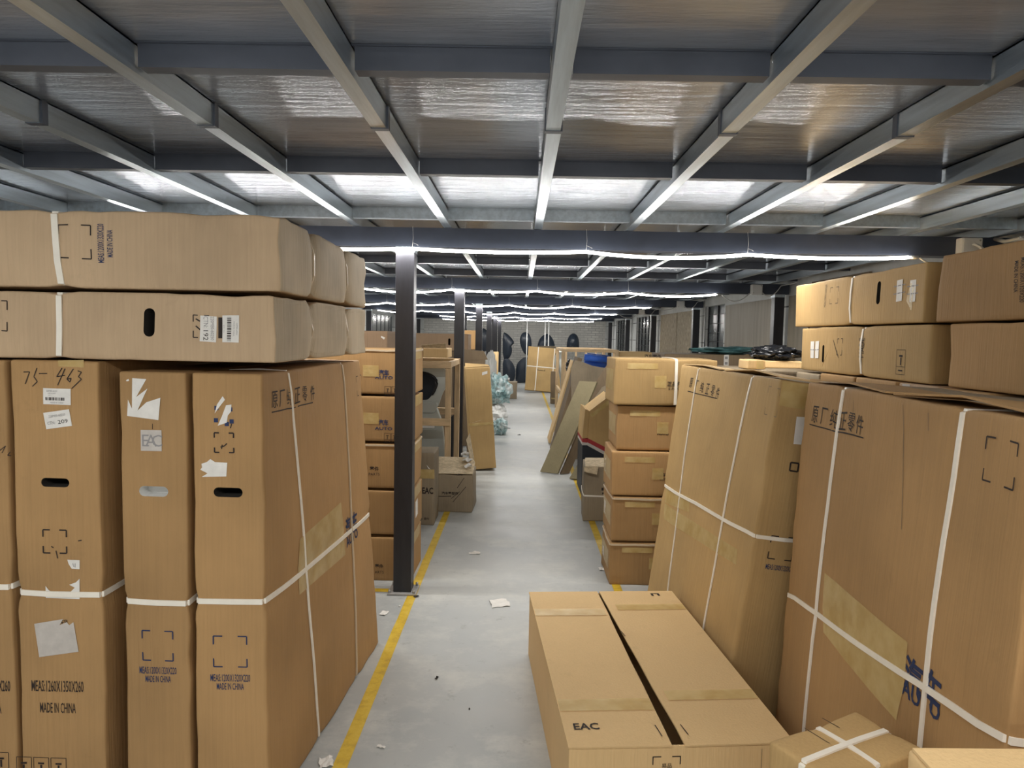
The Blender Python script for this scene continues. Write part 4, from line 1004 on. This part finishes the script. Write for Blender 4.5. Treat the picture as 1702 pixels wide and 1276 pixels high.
# stack of five to the right of the aisle
ZR = [0, .262, .533, .798, 1.063]; HR = [.254, .262, .257, .257, .27]
LR = ['bottom carton of the five-high stack right of the aisle', 'second carton up in the stack right of the aisle', 'middle carton of the five-high stack right of the aisle', 'fourth carton up in the stack right of the aisle', 'top carton of the five-high stack right of the aisle']
YR = [945, 862, 787, 712, 634]
for i, z in enumerate(ZR):
    c = Carton(LR[i], (.585, .40, HR[i]), (.838 + (.006 if i % 2 else 0) + (.02 if i == 3 else 0), 4.235 + (.02 if i == 3 else 0), z), mat='kraft_gold' if i == 4 else 'kraft', group='five-high stack right of the aisle', step=.1, bulge=.004, crump=.006,
               straps=[('x', .06 if i == 4 else .075, 0, .016, .003)] + ([('z', HR[i] - .012, 0, .010, .002, 'strap_kraft')] if i in (1, 0) else []))
    c.tape('front', [(-.22, HR[i] - .06), (-.045, HR[i] - .06), (-.045, HR[i] - .028), (-.22, HR[i] - .028)], 4)
    c.tape('front', [(-.06, HR[i] * .38), (.005, HR[i] * .38), (.005, HR[i] * .64), (-.06, HR[i] * .64)], 3)
    if i == 4: c.text('front', (1121, 638), '正品件', .028, .95, 0, 'ink_black', .02); c.text('front', (1123, 646), 'E PARTS', .016, 1, 0, 'ink_black', .01)
    else:
        t, s2 = [('', ''), ('', ''), ('汽车', 'GEN'), ('汽车', 'AUTO')][i]
        if t: c.text('front', (1100, YR[i] + 2), t, .024, .9, 0, 'ink_black', .03); c.text('front', (1102, YR[i] + 9), s2, .014, 1.3, 0, 'ink_black', .02)
    c.tape('left', [(-.18, HR[i] * .3), (.15, HR[i] * .3), (.15, HR[i] * .75), (-.18, HR[i] * .75)], 4)
    if i < 3: c.label('left', (-.1, HR[i] * .5), .06, .08, 0, [])
    c.done()
# long carton behind it, its shade put into the dark board colour
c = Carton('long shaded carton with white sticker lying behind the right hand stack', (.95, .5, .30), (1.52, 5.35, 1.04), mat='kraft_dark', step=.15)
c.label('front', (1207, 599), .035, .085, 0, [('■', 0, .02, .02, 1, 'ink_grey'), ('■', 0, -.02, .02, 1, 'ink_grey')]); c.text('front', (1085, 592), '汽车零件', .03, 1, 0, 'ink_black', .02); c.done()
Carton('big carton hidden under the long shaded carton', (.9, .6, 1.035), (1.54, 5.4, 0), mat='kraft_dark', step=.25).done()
b = blob('teal_sheet', 'teal_film', (1.62, 5.35, 1.342), (.28, .14, .028), 8, 'teal plastic sheet lying on the long shaded carton', 'plastic sheet', .45, 2.5, 4)

# ================================================================== RIGHT FOREGROUND
STR = ('upright carton, narrow end to the aisle, ')
ROW = [(3.45, 3.74, 'farthest of the upright carton row under the lying right hand cartons', 'kraft_dusty', 1.29), (3.09, 3.445, 'second upright carton from the far end under the lying right cartons', 'kraft', 1.296), (2.745, 3.085, 'upright carton under the near edge of the far lying cartons', 'kraft', 1.298),
       (2.462, 2.72, 'upright carton with small white sticker under the lying right cartons', 'kraft_pink', 1.298), (2.19, 2.452, 'upright carton next nearer to the one with the white sticker', 'kraft', 1.298), (1.93, 2.175, 'upright carton second from the near end under the right cartons', 'kraft_dusty', 1.292), (1.4, 1.92, 'nearest upright carton under the lying right hand cartons', 'kraft', 1.298)]
for y0, y1, lab, mk, h in ROW:
    c = Carton(lab, (1.0, y1 - y0 - .008, h), (1.97, (y0 + y1) / 2, 0), mat=mk, group='upright carton row on the right', step=.2, crump=.006, bulge=.003)
    if 'sticker' in lab and 'with small' in lab: c.label('left', (1508, 649), .05, .05, 0, [], None, 'paper_grey')
    c.done()
c = Carton('lower far carton lying on the right hand row, hand hole and two stickers', (1.0, 1.16, .218), (1.985, 3.145, 1.302), rot=(0, 0, R(.4)), mat='kraft_gold', crump=.007, bulge=.006, step=.08, straps=[('y', -.07, .0, .012, .008)],
           holes=[('left', (1369, 587), .022, .085, .1, INT)])
for px in (1351, 1359): c.label('left', (px, 580), .042, .085, 2, [('■■', 0, .0, .004, 6, 'ink_grey')])
c.bracket('left', (1397, 577), .05, .075, .003); c.text('left', (1433, 578), 'MADE', .045, .5, 90, 'ink_black'); c.icons('left', (1497, 602), 1, .06)
for k in range(4): c.line('left', (1386 + 2 * k, 565 + 7 * k), (1389 + 2 * k, 574 + 7 * k), .003)
c.done()
c = Carton('upper far carton lying on the right hand row, hand hole and shiny tape', (1.0, 1.23, .222), (1.985, 3.215, 1.527), rot=(0, 0, 0), mat='kraft_gold', crump=.007, bulge=.006, step=.08, straps=[('y', -.02, .0, .012, .008)],
           holes=[('left', (1461, 486), .028, .095, .1, INT)])
for px in (1495, 1518): c.label('left', (px, 483), .042, .085, 3, [('■■■', 0, .02, .004, 6, 'ink_grey'), ('■■■', 0, -.01, .004, 6, 'ink_grey')])
c.tape('left', [(1507, 500), (1514, 470), (1520, 470), (1516, 518)]); c.bracket('left', (1387, 491), .09, .075, .0025); c.text('left', (1372, 492), 'MEAS:1200X1320X220', .02, .4, 90, 'ink_black'); c.done()
c = Carton('lower near carton lying on the right hand row', (1.0, 1.1, .218), (1.99, 1.905, 1.302), mat='kraft', crump=.007, bulge=.006, step=.09); c.done()
c = Carton('upper near carton lying on right hand row with dented corner, cut by the edge', (1.0, 1.13, .235), (1.985, 1.95, 1.527), mat='kraft', crump=.012, bulge=.010, step=.08)
c.text('left', (1701, 466), 'MEAS:1200X1320X220', .020, .5, -90, 'ink_black', .01); c.text('left', (1690, 460), 'MADE IN CHINA', .018, .5, -90, 'ink_black', .01); c.done()
# small things on the row
c = Carton('tall wide carton behind the big leaning one, carrying the black bag', (1.2, .6, 1.29), (1.82, 4.07, 0), mat='kraft_dusty', step=.2, crump=.006, bulge=.003); c.done()
c = Carton('small taped carton beside the black bag on the right hand row', (.10, .16, .05), (1.30, 3.95, 1.292), mat='kraft_light', step=.06); c.tape('front', [(.0, 0.002), (.04, 0.002), (.04, .048), (.0, .048)], 3); c.done()
c = Carton('small open carton holding the black plastic bag on the right hand row', (.28, .2, .045), (1.50, 4.18, 1.292), mat='kraft_light', step=.08, crump=.01); c.done()
blob('black_bag', 'bagblack', (1.51, 4.17, 1.338), (.15, .1, .042), 41, 'black plastic bag crumpled on a small carton by the right wall', 'bag', .3, 2.5, 4)

# leaning strapped cartons
yaw1 = math.atan2(.085, 1.2)
def lean_carton(lab, edge_near, edge_far, th, H, lean, mat, **k):
    """edge_* = floor points (x, y) of the aisle-side bottom edge; leans to +x"""
    a, e = Vector((*edge_near, 0)), Vector((*edge_far, 0)); d = e - a; ln = d.length; yaw = math.atan2(-d.x, d.y)
    rot = (Matrix.Rotation(yaw, 3, 'Z') @ Matrix.Rotation(R(lean), 3, 'Y')).to_euler()
    off = Matrix.Rotation(yaw, 3, 'Z') @ Matrix.Rotation(R(lean), 3, 'Y') @ Vector((th / 2, 0, 0))
    loc = (a + e) / 2 + off; loc.z = th * math.sin(R(lean)) - (th / 2) * math.sin(R(lean)) + .001
    return Carton(lab, (th, ln, H), loc, rot, mat, **k)
def chinese(c, xs, ys, h, ln):
    for i, ch in enumerate('原厂纯正零件'): c.text('left', (xs[0] + (xs[1] - xs[0]) * i / 5, ys[0] + (ys[1] - ys[0]) * i / 5), ch, h, .85, 0, 'ink_black')
    c.line('left', ln[0], ln[1], .004)
def rim_flaps(c, mk='kraft_light'):
    hx, hy, sz = c.h
    c.flap([((-hx, hy - .02, sz + .002), (hx * .7, hy - .02, sz + .002)), ((-hx + .01, hy * .5, sz + .012), (hx * .6, hy * .5, sz + .010)), ((-hx - .004, hy * .02, sz + .003), (hx * .7, hy * .02, sz + .004))], mat=mk)
    c.flap([((-hx - .002, -hy * .05, sz + .002), (hx * .7, -hy * .05, sz + .002)), ((-hx + .02, -hy * .5, sz + .02), (hx * .7, -hy * .5, sz + .014)), ((-hx + .01, -hy + .01, sz + .006), (hx * .8, -hy + .01, sz + .006))], mat=mk)
c = lean_carton('big strapped carton leaning back right of the flat carton, tape across its face', (.775, 2.5), (.70, 3.7), .215, 1.295, 7, 'kraft_gold', step=.07, bulge=.010, crump=.006,
                straps=[('z', .685, -.037, .014, .004), ('y', .28, .06, .009, .006), ('y', -.30, -.03, .009, .006)])
chinese(c, (1150, 1193), (637, 653), .05, ((1144, 651), (1192, 662))); c.bracket('left', (1284, 668), .10, .10, .0025, .25, 'kraft_dark')
c.tape('left', [(1104, 862), (1226, 938), (1228, 912), (1106, 836)]); c.tape('left', [(1106, 834), (1150, 852), (1150, 826), (1108, 808)])
c.bracket('front', (1298, 910), .09, .085, .004, .3, 'ink_black'); c.text('front', (1296, 943), 'MEAS:1200X1320X220', .020, .42, 0, 'ink_blue', .012)
c.holes = []; c.label('front', (1331, 715), .045, .10, 4, []); c.bracket('front', (1320, 775), .03, .03, .006, .5, 'ink_black'); c.tape('front', [(-.1, 1.20), (.1, 1.20), (.1, 1.29), (-.1, 1.29)]); rim_flaps(c); c.done()
c = lean_carton('second carton leaning behind the big strapped one right of the flat carton', (1.03, 2.52), (.955, 3.68), .19, 1.285, 7, 'kraft_dusty', step=.15, bulge=.003, crump=.006); c.done()
c = lean_carton('largest strapped carton in the right foreground with blue lettering by its strap', (.868, 1.25), (.925, 2.42), .215, 1.305, 2.9, 'kraft', step=.07, bulge=.008, crump=.006,
                straps=[('z', .635, -.08, .015, .004), ('y', .30, -.0, .014, .007), ('y', -.325, .0, .014, .007)])
chinese(c, (1357, 1430), (688, 706), .055, ((1348, 705), (1437, 728))); c.bracket('left', (1662, 768), .10, .085, .0035, .28)
c.tape('left', [(1374, 1052), (1494, 1196), (1508, 1140), (1372, 1010)]); c.tape('left', [(1372, 1010), (1508, 1140), (1516, 1068), (1376, 952)])
c.text('left', (1522, 1125), '汽', .085, .85, 0, 'ink_blue', .03); c.text('left', (1552, 1146), '车', .085, .85, 0, 'ink_blue', .03); c.text('left', (1518, 1150), 'AU', .04, 1, 0, 'ink_blue', .02); c.text('left', (1549, 1172), 'TO', .04, 1, 0, 'ink_blue', .02)
c.line('left', (1504, 672), (1503, 880), .002, 'kraft_dark'); c.line('left', (1418, 666), (1418, 690), .002, 'kraft_dark'); c.line('left', (1543, 684), (1543, 715), .002, 'kraft_dark'); rim_flaps(c, 'kraft'); c.done()
c = lean_carton('second carton leaning behind the largest strapped one at the right edge', (1.125, 1.27), (1.18, 2.40), .19, 1.30, 2.9, 'kraft_dusty', step=.15, bulge=.003, crump=.006); c.done()

# flat open-topped carton in front
root = empty('carton', 'long low carton lying in front with two top flaps and a dark gap between', 'carton', (.438, 2.535, 0), (0, 0, R(4.7)))
W2, L2, H2 = .328, .598, .284; t = .006
b = mb('kraft_light')
b.box((-W2, -L2, 0.001), (W2, L2, .008)); b.box((-W2, -L2, .008), (W2, -L2 + t, H2)); b.box((-W2, L2 - t, .008), (W2, L2, H2)); b.box((-W2, -L2 + t, .008), (-W2 + t, L2 - t, H2)); b.box((W2 - t, -L2 + t, .008), (W2, L2 - t, H2))
yy = -L2 - .0012
def frect(x0, x1, z0, z1, mk='ink_black'): b.mat(mk); b.add([(x0, yy, z0), (x1, yy, z0), (x1, yy, z1), (x0, yy, z1)], [(0, 1, 2, 3)])
for sx in (-1, 1):
    x = -.045 + sx * .04; frect(min(x, x - sx * .024), max(x, x - sx * .024), .252, .255); frect(x - .0015, x + .0015, .23, .255); frect(min(x, x - sx * .024), max(x, x - sx * .024), .165, .168); frect(x - .0015, x + .0015, .165, .19)
b.mat('ink_black')
for ch, x, z in (('易', -.052, .226), ('品', -.036, .226), ('碎', -.052, .208), ('轻', -.036, .208)): vs_, fs_ = text_geo(ch); b.add([(x + v.x * .014, yy, z + v.y * .014) for v in vs_], fs_)
frect(.265, .267, .12, .27, 'kraft_dark'); frect(.235, .2365, .1, .27, 'kraft_dark')
b.build('body', root)
def big_flap(sgn):
    n = 14; b = mb('kraft_light'); vs = []; fs = []
    for k in range(n + 1):
        y = -L2 - .004 + (2 * L2 + .008) * k / n; g = .004 + .015 * (1 - k / n) + .003 * noise.noise(Vector((k * .4, sgn, 0)))
        sag = -.006 * math.sin(math.pi * k / n) - (.006 if k == 0 else 0)
        o0, o1 = sgn * (W2 + .003), sgn * g + (-.012 if sgn > 0 else -.012)
        for z in (H2 + .001, H2 + .006): vs += [(o0, y, z), (o1, y + .002 * noise.noise(Vector((k * 1.7, 3, sgn))), z + sag * .4)]
    for k in range(n):
        a = k * 4; e = a + 4; fs += [(a, a + 1, e + 1, e), (a + 2, e + 2, e + 3, a + 3), (a, e, e + 2, a + 2), (a + 1, a + 3, e + 3, e + 1)]
    fs += [(0, 2, 3, 1), (n * 4, n * 4 + 1, n * 4 + 3, n * 4 + 2)]
    b.add(vs, fs)
    zt = H2 + .0075
    def pr(pts, mk='ink_black'): b.mat(mk); b.add([(x, y, zt) for x, y in pts], [list(range(len(pts)))])
    def tx(txt, x, y, h, sx, rot, mk='ink_black'):
        b.mat(mk); vs_, fs_ = text_geo(txt, .02); cc, ss = math.cos(R(rot)), math.sin(R(rot)); b.add([(x + v.x * sx * h * cc - v.y * h * ss, y + v.x * sx * h * ss + v.y * h * cc, zt) for v in vs_], fs_)
    if sgn < 0: tx('EAC', -.262, -.50, .035, .9, 0); pr([(-.05, -.56), (-.047, -.56), (-.052, -.50), (-.055, -.50)])
    else: tx('п', .24, .555, .03, 1.6, 0); pr([(.0, .12), (.003, .12), (-.004, .17), (-.007, .17)]); pr([(.03, -.555), (.033, -.555), (.026, -.50), (.023, -.50)])
    return b.build('flap', root)
big_flap(-1); big_flap(1)
for y in (.36, -.38):
    b = mb('tape'); b.add([(-W2, y - .035, H2 + .0085), (-.03, y - .035, H2 + .0078), (-.03, y + .035, H2 + .0078), (-W2, y + .035, H2 + .0085)], [(0, 1, 2, 3)]); b.build('tape', root)
    b = mb('tape'); b.add([(.03, y + .02, H2 + .0078), (W2, y + .02, H2 + .0085), (W2, y + .08, H2 + .0085), (.03, y + .08, H2 + .0078)], [(0, 1, 2, 3)]); b.build('tape', root)

# cartons at the bottom right corner
c = Carton('tan carton with crossed white straps at the bottom right', (.28, .168, .592), (.713, 1.447, 0), rot=(0, 0, R(27.5)), mat='kraft_gold', step=.06, bulge=.006, crump=.006, straps=[('x', .0, 0, .013, .005), ('y', .0, 0, .013, .005)])
c.rect('front', (-.09, .50), .02, .05, 0, 'ink_black'); c.line('top', (-.03, .02), (-.03, .09), .002, 'ink_black'); c.line('top', (.04, .05), (.04, .1), .002, 'ink_black'); c.done()
c = Carton('pale carton cut by the bottom right corner of view', (.62, .42, .785), (.958, .90, 0), rot=(0, 0, R(-1)), mat='kraft_light', step=.09, bulge=.003, crump=.004)
c.flap([((-.31, -.2, .787), (-.31, .2, .787)), ((0, -.2, .79), (0, .206, .792)), ((.3, -.2, .787), (.3, .2, .787))], mat='kraft_light'); c.done()
